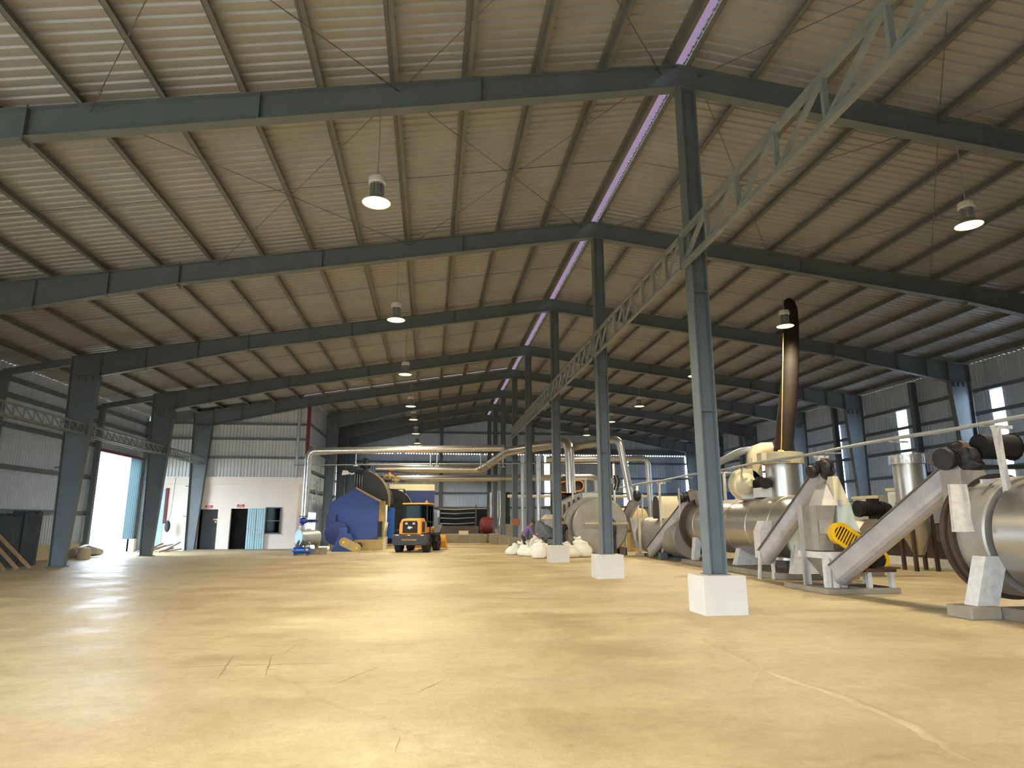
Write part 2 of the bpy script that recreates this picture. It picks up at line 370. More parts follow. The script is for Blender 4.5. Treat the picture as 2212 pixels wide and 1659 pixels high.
struct(b.build('wall_back', 'sheet', origin=(0, 0, 0)))
girts('trim_7', (XS, YB-.1), (XRW, YB-.1), (2.8, 4.1, 5.5, 6.9, 8.15, 9.6), 'steel', 0.16, 0.1)
b = MB(); b.box(XS, XRW, YB-.16, YB-.04, 7.75, 8.2); struct(b.build('trim_8', 'purlin', origin=(0, 0, 0)))
for i, (a, c) in enumerate(WIN_B):
    b = MB(); b.box(a, c, YB-.01, YB+.01, 3.0, 7.62); struct(b.build('window_%d' % (i+3), 'pane', origin=(0, 0, 0)))
for i, x in enumerate((0.9, 9.3, 16.6)):
    b = MB()
    b.beam((x, YB-.3, 0), (x, YB-.3, zt(x)-.1), .3, .03, (0, 1, 0)); b.beam((x, YB-.45, 0), (x, YB-.45, zt(x)-.1), .3, .03, (0, 1, 0)); b.beam((x, YB-.375, 0), (x, YB-.375, zt(x)-.1), .02, .15, (0, 1, 0))
    struct(b.build('trim_%d' % (9+i), 'steel', origin=(0, 0, 0)))
# right wall with strip windows
WIN_R = [(18.9, 19.5), (25.3, 25.95), (31.25, 32.0), (37.0, 37.75), (42.1, 42.8), (46.3, 47.1), (54.9, 55.6)]
b = MB(); y = YF; hr = zr(XRW)
for a, c in WIN_R+[(YB, YB)]:
    b.corr((XRW, y, 0), (0, 1, 0), (1, 0, 0), a-y, 0, hr, 0.2, 0.03)
    if c > a: b.box(XRW, XRW+.03, a, c, 0, 2.7); b.box(XRW, XRW+.03, a, c, 7.35, hr)
    y = c
struct(b.build('wall_right', 'sheet', origin=(0, 0, 0)))
girts('trim_12', (XRW-.08, YF), (XRW-.08, YB), (1.3, 2.65, 3.9, 5.2, 6.4, 7.45), 'steel', 0.16, 0.1)
for i, (a, c) in enumerate(WIN_R):
    b = MB(); b.box(XRW-.01, XRW+.01, a, c, 2.7, 7.35)
    struct(b.build('window_%d' % (i+6), 'pane', origin=(0, 0, 0)))
# ------------------------------------------------------------------ steel portal frames
ORD = ['nearest unseen', 'first', 'second', 'third', 'fourth', 'fifth', 'sixth', 'seventh', 'eighth']
def ibm(b, tops, bots, y, fwid=0.24, t=0.02):
    """tapered I member in the plane y=const between two polylines"""
    for (a, c, d, e) in zip(tops, tops[1:], bots, bots[1:]):
        b.hexa([(a[0], y-t/2, a[1]), (c[0], y-t/2, c[1]), (c[0], y+t/2, c[1]), (a[0], y+t/2, a[1]), (d[0], y-t/2, d[1]), (e[0], y-t/2, e[1]), (e[0], y+t/2, e[1]), (d[0], y+t/2, d[1])])
        for p, q in ((a, c), (d, e)): b.beam((p[0], y, p[1]), (q[0], y, q[1]), fwid, t, (0, 0, 1) if abs(q[0]-p[0]) > abs(q[1]-p[1]) else (1, 0, 0))
def stiff(b, x, z0, z1, y, lean=0, w=0.22):
    b.hexa([(x-.008, y-w/2, z0), (x+.008, y-w/2, z0), (x+.008, y+w/2, z0), (x-.008, y+w/2, z0), (x-.008+lean, y-w/2, z1), (x+.008+lean, y-w/2, z1), (x+.008+lean, y+w/2, z1), (x-.008+lean, y+w/2, z1)])
for k, y in enumerate(FY):
    rear = k > 5
    nm = ORD[k]
    fr = thing('portal_frame', (RX, y, 0), '%s grey steel roof frame from the camera, meeting at the ridge' % nm, 'steel frame', 'steel portal frames across the hall')
    xo, xi = (-7.3, -6.5) if rear else (-13.87, -12.82)
    xob, xib = (-7.25, -6.85) if rear else (-13.68, -13.2)
    # left rafter
    if rear:
        tops = [(xo, zt(xo)), (-1.2, zt(-1.2)), (RX, RZ)]; bots = [(xi-.02, zt(xi)-1.0), (-1.2, zt(-1.2)-.55), (RX, RZ-.52)]
        b = MB(); ibm(b, [(xi, zt(xi)), tops[1], tops[2]], bots, y); stiff(b, -1.2, zt(-1.2)-.6, zt(-1.2)+.02, y)
    else:
        b = MB(); ibm(b, [(xi, zt(xi)), (-7.4, zt(-7.4)), (RX, RZ)], [(xi, 7.13), (-7.4, zt(-7.4)-.58), (RX, RZ-.52)], y)
        for x in (-7.4,): stiff(b, x, zt(x)-.68, zt(x)+.05, y, 0, .26)
        for x in (-11.2, -9.3): stiff(b, x, zt(x)-.88+.08*(x+11.2), zt(x), y)
        for x in (-3.4, .8): stiff(b, x, zt(x)-.56, zt(x), y, 0, .24)
    b.build('rafter', 'steel', fr)
    # right rafter
    b = MB(); ibm(b, [(RX, RZ), (17.8, zt(17.8)), (23.35, zt(23.35))], [(RX, RZ-.52), (17.8, zt(17.8)-.56), (23.35, 7.81)], y)
    for x, e in ((12.0, .55), (17.8, .66), (19.4, .66), (20.9, .76), (22.3, .86)): stiff(b, x, zt(x)-e, zt(x)+.02, y)
    b.build('rafter', 'steel', fr)
    # left column
    b = MB(); kn = (zt(xi)-1.0) if rear else 7.13
    ok_ = xo+(xob-xo)*(zt(xo)-kn)/zt(xo); ibm(b, [(ok_, kn), (xob, 0.02)], [(xi, kn), (xib, 0.02)], y, .26); b.beam((xo, y, zt(xo)), (ok_, y, kn), .26, .02, (1, 0, 0)); xk = ok_
    b.beam((xo, y, zt(xo)), (xi, y, zt(xi)), .24, .02); b.beam((xo, y, kn), (xi, y, kn), .22, .02); b.hexa([(xk, y-.01, kn), (xi, y-.01, kn), (xi, y+.01, kn), (xk, y+.01, kn), (xo, y-.01, zt(xo)), (xi, y-.01, zt(xi)), (xi, y+.01, zt(xi)), (xo, y+.01, zt(xo))])
    b.beam((xi, y, kn), (xi, y, zt(xi)), .24, .025, (1, 0, 0)); b.box(xob-.06, xib+.08, y-.2, y+.2, 0, .03)
    for z in (1.9, 3.6, 5.3): b.beam((xo+(xob-xo)*(1-z/8), y-.1, z), (xo+(xob-xo)*(1-z/8)-.18, y-.1, z), .05, .05)
    if not rear:
        for q in range(3): b.box(xo+.25+q*.25, xo+.32+q*.25, y-.08, y-.01, kn-.2, kn-.02)
    cl = b.build('column', 'steel', fr)
    # right column
    b = MB(); ibm(b, [(24.38, 7.81), (24.25, .02)], [(23.35, 7.81), (23.8, .02)], y, .26); b.beam((24.39, y, 8.6), (24.38, y, 7.81), .26, .02, (1, 0, 0))
    b.beam((23.35, y, zt(23.35)), (24.39, y, 8.6), .24, .02); b.beam((23.35, y, 7.81), (24.39, y, 7.81), .22, .02)
    b.hexa([(23.35, y-.01, 7.81), (24.39, y-.01, 7.81), (24.39, y+.01, 7.81), (23.35, y+.01, 7.81), (23.35, y-.01, zt(23.35)), (24.39, y-.01, 8.6), (24.39, y+.01, 8.6), (23.35, y+.01, zt(23.35))])
    b.beam((23.35, y, 7.81), (23.35, y, zt(23.35)), .24, .025, (1, 0, 0)); b.box(23.72, 24.32, y-.2, y+.2, 0, .03)
    for q in range(3): b.box(23.55+q*.25, 23.66+q*.25, y-.1, y-.01, 7.58, 7.79)
    b.build('column', 'steel', fr)
    if not rear:      # lean-to bracket and outer post beyond the left leg
        b = MB(); b.beam((xo-.02, y, zt(xo)-.2), (XLW+.2, y, zt(XLW)-.25), .14, .26); b.beam((XLW+.25, y-.02, 0), (XLW+.25, y-.02, zt(XLW)-.2), .22, .22)
        b.build('outrigger', 'steel', fr)
    # ridge column on its own plinth
    if k == 0: continue
    pt = 0.66
    c = thing('ridge_column', (5.1, y, pt), '%s slim steel column from the camera in the row under the ridge' % nm, 'column', 'ridge columns')
    b = MB()
    for dx in (-.15, .15): b.box(5.1+dx-.012, 5.1+dx+.012, y-.16, y+.16, pt, zt(5.1)-.53)
    b.box(4.96, 5.24, y-.014, y+.014, pt, zt(5.1)-.53)
    for z in (5.95, 3.6): b.box(4.965, 5.235, y-.15, y+.15, z, z+.02)
    b.build('shaft', 'steel', c)
    b = MB(); b.box(4.9, 5.3, y-.2, y+.2, pt, pt+.02); b.build('base_plate', 'steel', c)
    b = MB(); b.box(4.92, 5.28, y-.17, y+.17, zt(5.1)-.56, zt(5.1)-.53); b.build('cap_plate', 'steel', c)
    if 1:
        b = MB(); b.box(4.72, 5.5, y-.36, y+.36, 0, pt)
        tag(b.build('plinth', 'plinth' if k < 5 else 'concrete', bevel=.008), '%s square %s concrete plinth from the camera, under a ridge column' % (nm, 'off-white' if k < 5 else 'bare'), 'plinth', 'square column plinths')
# posts between frames on the right wall
for k, (a, c) in enumerate(zip(FY[:-1], FY[1:])):
    y = (a+c)/2
    b = MB(); 
    b.box(24.45, 24.48, y-.12, y+.12, 0, zt(24.5)); b.box(24.72, 24.75, y-.12, y+.12, 0, zt(24.5)); b.box(24.48, 24.72, y-.01, y+.01, 0, zt(24.5))
    tag(b.build('wall_post', 'steel'), 'dark steel post on the right wall, between the %s and %s frames' % ((ORD[k-1] if k else 'entrance end'), ORD[k]), 'post', 'posts on the right wall')
# ------------------------------------------------------------------ purlins
def purlin(x, y0, y1, label, group):
    b = MB(); z = zt(x)+.01; s = 1 if x < RX else -1
    b.box(x-.006, x+.006, y0, y1, z, z+.2); b.box(min(x, x+s*.10), max(x, x+s*.10), y0, y1, z, z+.008); b.box(min(x, x-s*.10), max(x, x-s*.10), y0, y1, z+.19, z+.2)
    for y in FY:
        if y0 < y < y1: b.box(x-.02, x+.02, y-.3, y+.3, z+.02, z+.19)
    return tag(b.build('purlin', 'purlin'), label, 'purlin', group)
NUM = ['first', 'second', 'third', 'fourth', 'fifth', 'sixth', 'seventh', 'eighth', 'ninth', 'tenth', 'eleventh', 'twelfth', 'thirteenth', 'fourteenth', 'fifteenth', 'sixteenth']
for i in range(15):
    x = 4.78-1.42*i
    purlin(x, YF+.1, YB-.2 if x > -7.4 else 39.95, 'steel roof purlin on the left slope, %s line down from the ridge' % NUM[i], 'left slope purlins')
for i in range(14):
    x = 5.2+1.45*i
    purlin(x, YF+.1, YB-.2, 'steel roof purlin on the right slope, %s line down from the ridge' % NUM[i], 'right slope purlins')
# bracing rods
def rod(p, q, label, r=.009, m='purlin', name='bracing_rod', group='roof bracing rods'):
    b = MB(); b.tube(p, q, r, n=6); d = (Vector(q)-Vector(p)).normalized(); 
    b.tube(Vector(p)+d*.5, Vector(p)+d*.75, r*2.4, n=8); b.tube(Vector(q)-d*.75, Vector(q)-d*.5, r*2.4, n=8)
    tag(b.build(name, m), label, 'rod', group)
PAN = [(-6.4, -.8), (-.8, 4.6), (5.4, 10.9), (10.9, 16.6)]
PN = ['left slope by the wall', 'left slope by the ridge', 'right slope by the ridge', 'right slope by the wall']
for (ya, yc, bn) in ((4.3, FY[1], 'before the first frame'), (FY[1], FY[2], 'between first and second frames'), (FY[4], FY[5], 'between fourth and fifth frames')):
    for (a, c), pn in zip(PAN, PN):
        za, zc = zt(a)-.12, zt(c)-.12
        rod((a, ya, za), (c, yc, zc), 'brace rod %s, %s, leaning right' % (bn, pn))
        rod((c, ya, zc), (a, yc, za), 'brace rod %s, %s, leaning left' % (bn, pn))
for k in range(1, 5):
    y = (FY[k]+FY[k+1])/2
    for sd, a, c in (('left', -12.3, 4.7), ('right', 5.3, 23.5)):
        b = MB(); b.tube((a, y, zt(a)+.06), (c, y, zt(c)+.06), .009, n=6)
        tag(b.build('sag_rod', 'purlin'), 'thin tie rod through the %s slope purlins between the %s and %s roof frames' % (sd, ORD[k], ORD[k+1]), 'rod', 'purlin tie rods')
# ------------------------------------------------------------------ lattice girders
def lattice(x, y0, y1, z0, z1, pitch, dw, label, group=None, rail=False, m='girder'):
    ch = .045 if dw > .07 else .033
    g = thing('lattice_girder', (x, (y0+y1)/2, z0), label, 'girder', group)
    for z in (z1, z0):
        b = MB(); b.box(x-ch, x+ch, y0, y1, z-ch, z+ch); b.build('chord', m, g)
    b = MB(); n = int((y1-y0)/pitch); p = (y1-y0)/n
    for i in range(n):
        y = y0+i*p; b.beam((x, y, z0), (x, y, z1), dw, dw*.8, (0, 1, 0)); b.beam((x, y, z1), (x, y+p, z0), dw, dw*.8)
    b.beam((x, y1-.03, z0), (x, y1-.03, z1), .04, .04, (0, 1, 0)); b.build('web_bars', m, g)
    if rail:
        b = MB(); b.box(x-.3, x-.24, y0, y1, z0-.03, z0+.02)
        for i in range(0, n+1): b.box(x-.3, x, y0+i*p-.02, y0+i*p+.02, z0-.02, z0+.01)
        b.build('side_rail', m, g)
    return g
lattice(4.88, 2.0, FY[1]+.1, 6.55, 7.2, 1.15, .075, 'pale steel lattice girder along the ridge columns, nearest length, ending at the first ridge column', 'lattice girders along the ridge columns')
for k in range(1, 5):
    lattice(4.88, FY[k]+.2, FY[k+1]-.05, 6.55, 7.2, .75, .05, 'pale steel lattice girder between the %s and %s ridge columns' % (ORD[k], ORD[k+1]), 'lattice girders along the ridge columns')
lattice(-13.05, 17, FY[3]+.4, 4.85, 5.22, .52, .03, 'thin lattice girder by the left wall, nearest length, up to the third frame leg', 'lattice girders by the left wall', True)
lattice(-13.05, FY[3]+.5, FY[4]+.5, 4.85, 5.22, .52, .03, 'thin lattice girder by the left wall passing above the bright lorry doorway', 'lattice girders by the left wall', True)
lattice(-13.05, FY[4]+.6, FY[5]-.1, 4.85, 5.22, .3, .03, 'thin lattice girder by the left wall in front of the ribbed end wall', 'lattice girders by the left wall', True)
# ------------------------------------------------------------------ pendant lamps
def lamp_proto(x, y, z0, zl):
    t = thing('pendant_lamp', (x, y, zl), None, 'lamp', 'high bay pendant lamps')
    b = MB(); b.path([(x, y, z0), (x+.006, y, (z0+zl)/2+.3), (x, y, zl+.5)], .012, 8); b.build('rod', 'galv', t)
    b = MB(); b.lathe([(0, .52), (.15, .52), (.165, .49), (.165, .40), (.15, .38), (0, .38)], (x, y, zl)); b.build('cap', 'white', t)
    b = MB(); b.tube((x, y, zl+.14), (x, y, zl+.39), .065, n=12)
    for i in range(12):
        a = math.pi*2*i/12; b.beam((x+.1*math.cos(a), y+.1*math.sin(a), zl+.15), (x+.1*math.cos(a), y+.1*math.sin(a), zl+.39), .012, .07, (math.cos(a), math.sin(a), 0))
    b.build('heat_sink', 'galv', t)
    b = MB(); b.lathe([(.09, .16), (.12, .14), (.16, .09), (.24, .03), (.275, 0), (.268, -.004), (.232, .03), (.15, .085), (.1, .13)], (x, y, zl), n=28); b.build('reflector', 'galv', t)
    b = MB(); b.lathe([(0, .006), (.262, .006), (.262, .001), (0, -.004)], (x, y, zl), n=28); b.build('lens', 'lens', t)
    return t
ld = bpy.data.lights.new('lamp_light', 'SPOT'); ld.energy = LAMP_W; ld.color = (1.0, 0.87, 0.60); ld.spot_size = math.radians(165); ld.spot_blend = 0.7; ld.shadow_soft_size = 0.24
LAMP_L = 0
LN = []  # the pair on the unseen frame is added to brighten the near floor
for k in range(8): LN.append((-1.15, FY[k], zt(-1.15)-.56, 7.5 if k < 5 else 7.68, 'left of the ridge', ORD[k]))
for k in range(7): LN.append((11.25, FY[k], zt(11.25)-.54, 7.75, 'right of the ridge', ORD[k]))
proto = None
for i, (x, y, z0, zl, side, o) in enumerate(LN):
    t = lamp_proto(x, y, z0, zl)
    t['label'] = 'lit yellow high bay lamp hanging from the %s roof frame, %s' % (o, side)
    lo = bpy.data.objects.new('lamp_light', ld); COL.objects.link(lo); lo.parent = t; lo.location = (0, 0, -.03)
#PART2
# ------------------------------------------------------------------ machine line on the right
def slab(name, x0, x1, y0, y1, h, label, m='concrete'):
    b = MB(); b.box(x0, x1, y0, y1, 0, h); return tag(b.build(name, m, bevel=.015), label, 'machine base')
def usec(p0, p1, w, h, n=8):
    p0, p1 = Vector(p0), Vector(p1); sd, u = basis(p1-p0)
    pts = [(-w/2, h/2)]
    for i in range(n+1): a = math.pi*i/n; pts.append((-w/2*math.cos(a), -h/2+w/2-w/2*math.sin(a)))
    pts.append((w/2, h/2)); return sd, u, pts
def motor(b, c, d, s=1.0):
    """gear motor: finned body along d with gearbox below"""
    c, d = Vector(c), Vector(d).normalized()
    b.tube(c-d*.32*s, c+d*.28*s, .15*s, n=14); b.tube(c+d*.28*s, c+d*.42*s, .17*s, .12*s, n=14)
    for i in range(7): b.tube(c+d*(-.26+.075*i)*s, c+d*(-.245+.075*i)*s, .185*s, n=14)
    b.tube(c-d*.42*s, c-d*.32*s, .2*s, n=12); b.box(c.x-.1*s, c.x+.1*s, c.y-.1*s, c.y+.1*s, c.z+.1*s, c.z+.24*s)
def auger(p0, p1, w, h, label, mdir=(1, 0, 0), ms=1.0, feet=(), m='chute', spout=None, shroud=True):
    p0, p1 = Vector(p0), Vector(p1); d = (p1-p0).normalized()
    t = thing('screw_conveyor', (p0.x, p0.y, 0), label, 'conveyor', 'inclined screw conveyors')
    sd, u, pts = usec(p0, p1, w, h)
    b = MB(); b.prism([p0+sd*a+u*c for a, c in pts], p1-p0)
    L = (p1-p0).length; k = max(2, int(L/1.0))
    for i in range(1, k): q = p0+d*(L*i/k); b.prism([q+sd*a*1.03+u*(c*1.02) for a, c in pts], d*.03)
    b.build('trough', m, t)
    b = MB(); c0, c1 = p0+u*(h/2+.015), p1+u*(h/2+.015); b.beam(c0, c1, w+.08, .03, u); b.build('cover', 'concrete_dark', t)
    b = MB(); b.lathe([(.0, -.16), (w*.3, -.14), (w*.5, -.04), (w*.52, .02), (0, .03)], p0-d*.02-u*.04, d, 16); b.build('boot', m, t)
    b = MB(); q = p1+u*(h*.55)+d*.02; motor(b, q, mdir, ms)
    b.tube(p1-d*.1, p1+d*.25, w*.42, n=14); b.ball(p1+d*.18+u*.1, w*.5, 10, (1, .8, 1.1))
    mo = b.build('motor', 'motor', t)
    if shroud:
        b = MB(); b.ball(p1+d*.05+u*(h*.55)-sd*.1, .24*ms, 10, (1.0, .8, 1.3)); b.build('rag_wrap', 'rusty', mo)
    if spout:
        b = MB(); (sx, sy, sz), (ex, ey, ez), a, c = spout
        b.frus(sx-a, sx+a, sy-a, sy+a, sz, sx-a, sx+a, sy-a, sy+a, sz+.02); 
        b.frus(ex-c, ex+c, ey-c, ey+c, ez, sx-a, sx+a, sy-a, sy+a, sz); b.build('spout', m, t)
    for (q, r_, ww) in feet:
        b = MB(); b.beam(q, r_, ww, ww*.6); b.build('leg', 'white_chipped', t)
    return t
def drum(label, cx, cz, r, yn, yf, m='stainless', flange=None, near='white', base=None, rings=(), legs=()):
    t = thing('rotary_dryer', (cx, (yn+yf)/2, 0), label, 'dryer', 'long horizontal dryer drums')
    b = MB(); pr = [(0, 0), (r*.97, 0), (r, .03)]
    for q in rings: pr += [(r, q-.04), (r*1.012, q-.03), (r*1.012, q+.03), (r, q+.04)]
    pr += [(r, yf-yn-.03), (r*.97, yf-yn), (0, yf-yn)]
    b.lathe(pr, (cx, yn, cz), (0, 1, 0), 56); b.build('shell', m, t)
    if flange:
        fy, fr, fd = flange
        b = MB(); b.lathe([(r*.9, 0), (fr, 0), (fr, fd*.35), (fr*.93, fd*.4), (fr*.93, fd*.6), (fr, fd*.65), (fr, fd), (r*.9, fd)], (cx, fy, cz), (0, 1, 0), 56, False); b.build('flange_ring', 'soot', t)
    for (x0, x1, X0, X1, y0, y1, z0, z1) in legs:
        b = MB(); b.frus(x0, x1, y0, y1, z0, X0, X1, y0, y1, z1); b.build('cradle_leg', 'white_chipped', t)
    return t
# --- nearest drum, right edge
slab('machine_base', 9.42, 11.9, 4.0, 10.25, .2, 'dark concrete slab under the nearest steel drum at the right edge', 'concrete_dark')
slab('machine_base', 8.86, 9.41, 10.2, 10.75, .2, 'small concrete block under the white leg of the nearest drum', 'concrete')
d1 = drum('biggest stainless steel drum at the right edge, nearest the camera', 10.55, 1.33, 1.0, 4.6, 10.35, 'stainless', (11.05, 1.13, .3), rings=(1.5, 3.4))
b = MB(); b.lathe([(0, 0), (1.02, 0), (1.05, .03), (1.05, .7), (0, .7)], (10.55, 10.45, 1.33), (0, 1, 0), 56); b.build('breech', 'stainless_dull', d1)
b = MB(); b.frus(9.1, 9.5, 10.34, 10.42, .2, 9.38, 9.8, 10.34, 10.42, 1.0); b.frus(9.1, 9.16, 10.42, 10.62, .2, 9.38, 9.44, 10.42, 10.62, 1.0); b.build('cradle_leg', 'white_chipped', d1)
b = MB(); b.frus(9.5, 11.7, 9.2, 9.5, .2, 9.7, 11.4, 9.2, 9.5, .7); b.build('saddle', 'grey_panel', d1)
b = MB(); b.box(10.05, 10.9, 9.1, 9.9, 2.2, 2.95); b.build('top_box', 'white', d1)
b = MB(); b.lathe([(.43, 0), (.36, .14), (.2, .26), (0, .3)], (10.47, 9.5, 2.95), (0, 0, 1), 20); b.build('dome', 'cream', d1)
b = MB(); b.ring((10.13, 9.08, 2.72), (0, 1, 0), .07, .012, 16, 6); b.tube((10.06, 9.08, 2.78), (10.2, 9.08, 2.78), .015, n=6); b.tube((10.13, 9.1, 2.85), (10.13, 9.08, 2.6), .012, n=6); b.build('latch', 'galv', d1)
b = MB(); b.path([(9.62, 10.6, 1.25), (9.75, 10.6, 1.75), (10.0, 10.6, 2.12), (10.3, 10.6, 2.33)], [.05, .1, .1, .05], 8); b.build('rust_streak', 'rusty', d1)
# auger 2 feeding the nearest drum
a2 = auger((9.2, 14.15, .42), at(2088, 1012, Y=11.35).to_tuple(), .42, .45, 'long wide screw conveyor rising right from the crusher to the nearest drum', (1, .25, .1), 1.05,
     feet=[((9.12, 14.28, .12), (9.12, 14.28, .9), .14)])
b = MB(); b.frus(9.72, 10.5, 11.0, 11.5, 1.9, 9.8, 10.3, 11.1, 11.6, 2.52); b.build('hopper', 'stainless_dull', a2)
q_ = [at(2062, 1149, Y=10.62), at(2106, 1149, Y=10.62), at(2089, 1046, Y=10.95), at(2052, 1046, Y=10.95)]; o_ = V(.05, .12, 0)
b = MB(); b.hexa([q_[0], q_[1], q_[1]+o_, q_[0]+o_, q_[3], q_[2], q_[2]+o_, q_[3]+o_]); b.build('chute_plate', 'white_chipped', a2)
b = MB(); b.beam(at(2180, 1072, Y=10.3), at(2150, 925, Y=10.3), .085, .085, (0, 1, 0)); b.beam(at(2120, 1040, Y=10.7), at(2200, 1040, Y=10.7), .06, .08); b.build('motor_frame', 'white_chipped', a2)
c_ = at(2150, 965, Y=11.2)
b = MB(); b.tube(c_-V(.35, 0, 0), c_+V(.35, 0, 0), .24, n=16); b.tube(c_+V(.35, 0, 0), c_+V(.5, 0, 0), .27, .12, n=16); b.box(c_.x-.5, c_.x+.5, 11.05, 11.35, c_.z-.42, c_.z-.36); b.build('drive_unit', 'black', a2)
# --- crusher (mill) station
slab('machine_base', 8.72, 10.5, 14.0, 15.8, .12, 'low concrete slab under the crusher with the yellow belt guard')
ml = thing('crusher', (9.5, 15, .12), 'crusher stand with pale hopper and yellow slotted belt guard', 'crusher')
b = MB(); b.frus(8.95, 9.42, 14.5, 15.1, .92, 8.95, 9.3, 14.5, 15.1, 1.3); b.frus(8.95, 9.3, 14.5, 15.1, 1.3, 8.95, 9.45, 14.5, 15.1, 1.95); b.build('feed_box', 'stainless_dull', ml)
b = MB(); b.hexa([(8.98, 14.44, 1.3), (9.25, 14.44, 1.3), (9.25, 14.47, 1.3), (8.98, 14.47, 1.3), (8.98, 14.44, 1.62), (9.3, 14.44, 1.62), (9.3, 14.47, 1.62), (8.98, 14.47, 1.62)]); b.build('inspection_cover', 'chute', ml)
b = MB(); b.prism([(9.42, 14.55, .95), (9.38, 14.55, 1.25), (9.5, 14.55, 1.6), (9.52, 14.55, 1.98), (9.88, 14.55, 1.98), (9.95, 14.55, 1.6), (10.1, 14.55, 1.2), (10.1, 14.55, .95)], (0, .6, 0)); b.build('hopper', 'pale', ml)
b = MB(); b.frus(9.5, 9.9, 14.6, 15.1, 1.98, 9.62, 9.75, 14.75, 14.95, 2.65); b.build('inlet_cone', 'cream', ml)
b = MB(); b.tube((9.7, 14.35, .98), (9.7, 15.3, .98), .4, n=24); b.box(9.3, 10.1, 14.6, 15.2, .72, 1.0); b.build('rotor_housing', 'soot', ml)
for x, y in ((8.98, 14.35), (9.35, 14.35), (8.98, 15.15), (9.5, 15.2)):
    b = MB(); b.box(x-.06, x+.06, y-.06, y+.06, .12, .8); b.build('leg', 'white_chipped', ml)
b = MB(); b.box(8.85, 9.5, 14.28, 15.25, .76, .9); b.build('table_top', 'white_chipped', ml)
b = MB(); b.box(8.76, 8.84, 14.9, 14.98, .12, 2.1); b.build('tall_post', 'chute', ml)
b = MB(); b.frus(9.2, 9.35, 14.5, 14.9, .3, 8.95, 9.6, 14.4, 15.1, .76); b.build('discharge_cone', 'stainless_dull', ml)
# motor table and belt guard
for x, y in ((9.85, 14.15), (10.4, 14.15), (9.95, 15.1), (10.42, 15.1)):
    b = MB(); b.box(x-.05, x+.05, y-.05, y+.05, .12, .46); b.build('leg', 'white_chipped', ml)
b = MB(); b.box(9.75, 10.5, 14.08, 15.2, .46, .53); b.box(10.15, 10.55, 14.0, 14.4, .53, .57); b.build('motor_table', 'rusty', ml)
b = MB(); motor(b, (10.2, 14.75, .72), (0, 1, 0), 1.1); b.build('motor', 'black', ml)
g0, g1 = V(9.4, 14.3, 1.31), V(10.28, 14.3, .72)
gd = (g1-g0).normalized(); gs = V(0, 1, 0).cross(gd)
def capsule(c0, c1, r, n=12):
    o = []
    for i in range(n+1): a = math.pi/2+math.pi*i/n; o.append(c0+gd*math.cos(a)*r+gs*math.sin(a)*r)
    for i in range(n+1): a = -math.pi/2+math.pi*i/n; o.append(c1+gd*math.cos(a)*r+gs*math.sin(a)*r)
    return o
ga, gb = capsule(g0, g1, .245), capsule(g0, g1, .165)
b = MB(); n = len(ga)
for y0, y1 in ((0, 0),):
    vs = ga+gb+[p+V(0, .16, 0) for p in ga]
    b.add(vs, [(i, (i+1) % n, n+(i+1) % n, n+i) for i in range(n)]+[(i, (i+1) % n, 2*n+(i+1) % n, 2*n+i) for i in range(n)])
    b.add([p for p in gb]+[p+V(0, .03, 0) for p in gb], [(i, (i+1) % n, n+(i+1) % n, n+i) for i in range(n)])
for i in range(1, 22):
    c = g0+(g1-g0)*(i-3.5)/15.0
    e = .16 if 0 <= (i-3.5)/15 <= 1 else .16*math.sqrt(max(0, 1-(min(abs((i-3.5)/15*1.06), abs((i-18.5)/15*1.06))/.165)**2))
    if e > .03: b.beam(c-gs*e+V(0, .015, 0), c+gs*e+V(0, .015, 0), .03, .02, (0, 1, 0))
gd_ = b.build('belt_guard', 'yellow', ml)
b = MB(); b.prism([p+V(0, .13, 0) for p in capsule(g0, g1, .235)], (0, .02, 0)); b.build('backing', 'black', gd_)
# auger 1 from the long drum to the crusher
auger((9.38, 17.75, .62), (9.82, 15.35, 2.7), .34, .42, 'narrow screw conveyor rising right from the long dryer drum to the crusher', (1, .1, .3), .8,
      feet=[((9.22, 18.0, 0), (9.3, 17.95, .95), .1), ((9.6, 17.9, 0), (9.6, 17.9, .5), .1)], spout=((9.72, 15.1, 2.45), (9.4, 14.8, 1.95), .2, .28))
# --- long second dryer
slab('machine_base', 9.6, 12.0, 17.6, 24.8, .18, 'long concrete slab under the second dryer drum, behind the first ridge column')
d2 = drum('long stainless dryer drum behind the first ridge column, pale door disc on its near end', 10.75, 1.42, .92, 17.5, 24.9, 'stainless', (24.75, 1.12, .16), rings=(1.0, 2.4, 3.9, 5.3, 6.6))
b = MB(); b.lathe([(0, 0), (.98, 0), (1.0, .03), (1.0, .12), (.95, .14), (0, .14)], (10.72, 17.33, 1.36), (0, 1, 0), 48); b.build('door_disc', 'pale', d2)
b = MB(); b.box(10.15, 10.35, 17.22, 17.33, .75, 2.0); b.box(10.5, 10.56, 17.2, 17.33, .55, 1.7); b.box(10.5, 10.8, 17.2, 17.24, 1.0, 1.06); b.build('door_brace', 'soot', d2)
b = MB(); b.prism([(9.8, 17.25, .18), (9.95, 17.25, .95), (10.2, 17.25, .55), (10.7, 17.25, .38), (11.2, 17.25, .5), (11.5, 17.25, .9), (11.6, 17.25, .18)], (0, .2, 0)); b.build('saddle', 'white_chipped', d2)
b = MB(); b.frus(9.75, 9.95, 23.9, 24.2, .18, 9.85, 10.1, 23.9, 24.2, 1.0); b.build('cradle_leg', 'white_chipped', d2)
b = MB(); b.prism([(10.0, 21.0, .18), (10.2, 21.0, .8), (11.3, 21.0, .8), (11.5, 21.0, .18)], (0, .3, 0)); b.build('saddle', 'white_chipped', d2)
b = MB(); b.box(9.45, 9.75, 18.2, 18.6, .55, 1.3); b.frus(9.45, 9.75, 18.2, 18.6, 1.3, 9.6, 9.95, 18.2, 18.6, 1.6); b.build('outlet_box', 'white_chipped', d2)
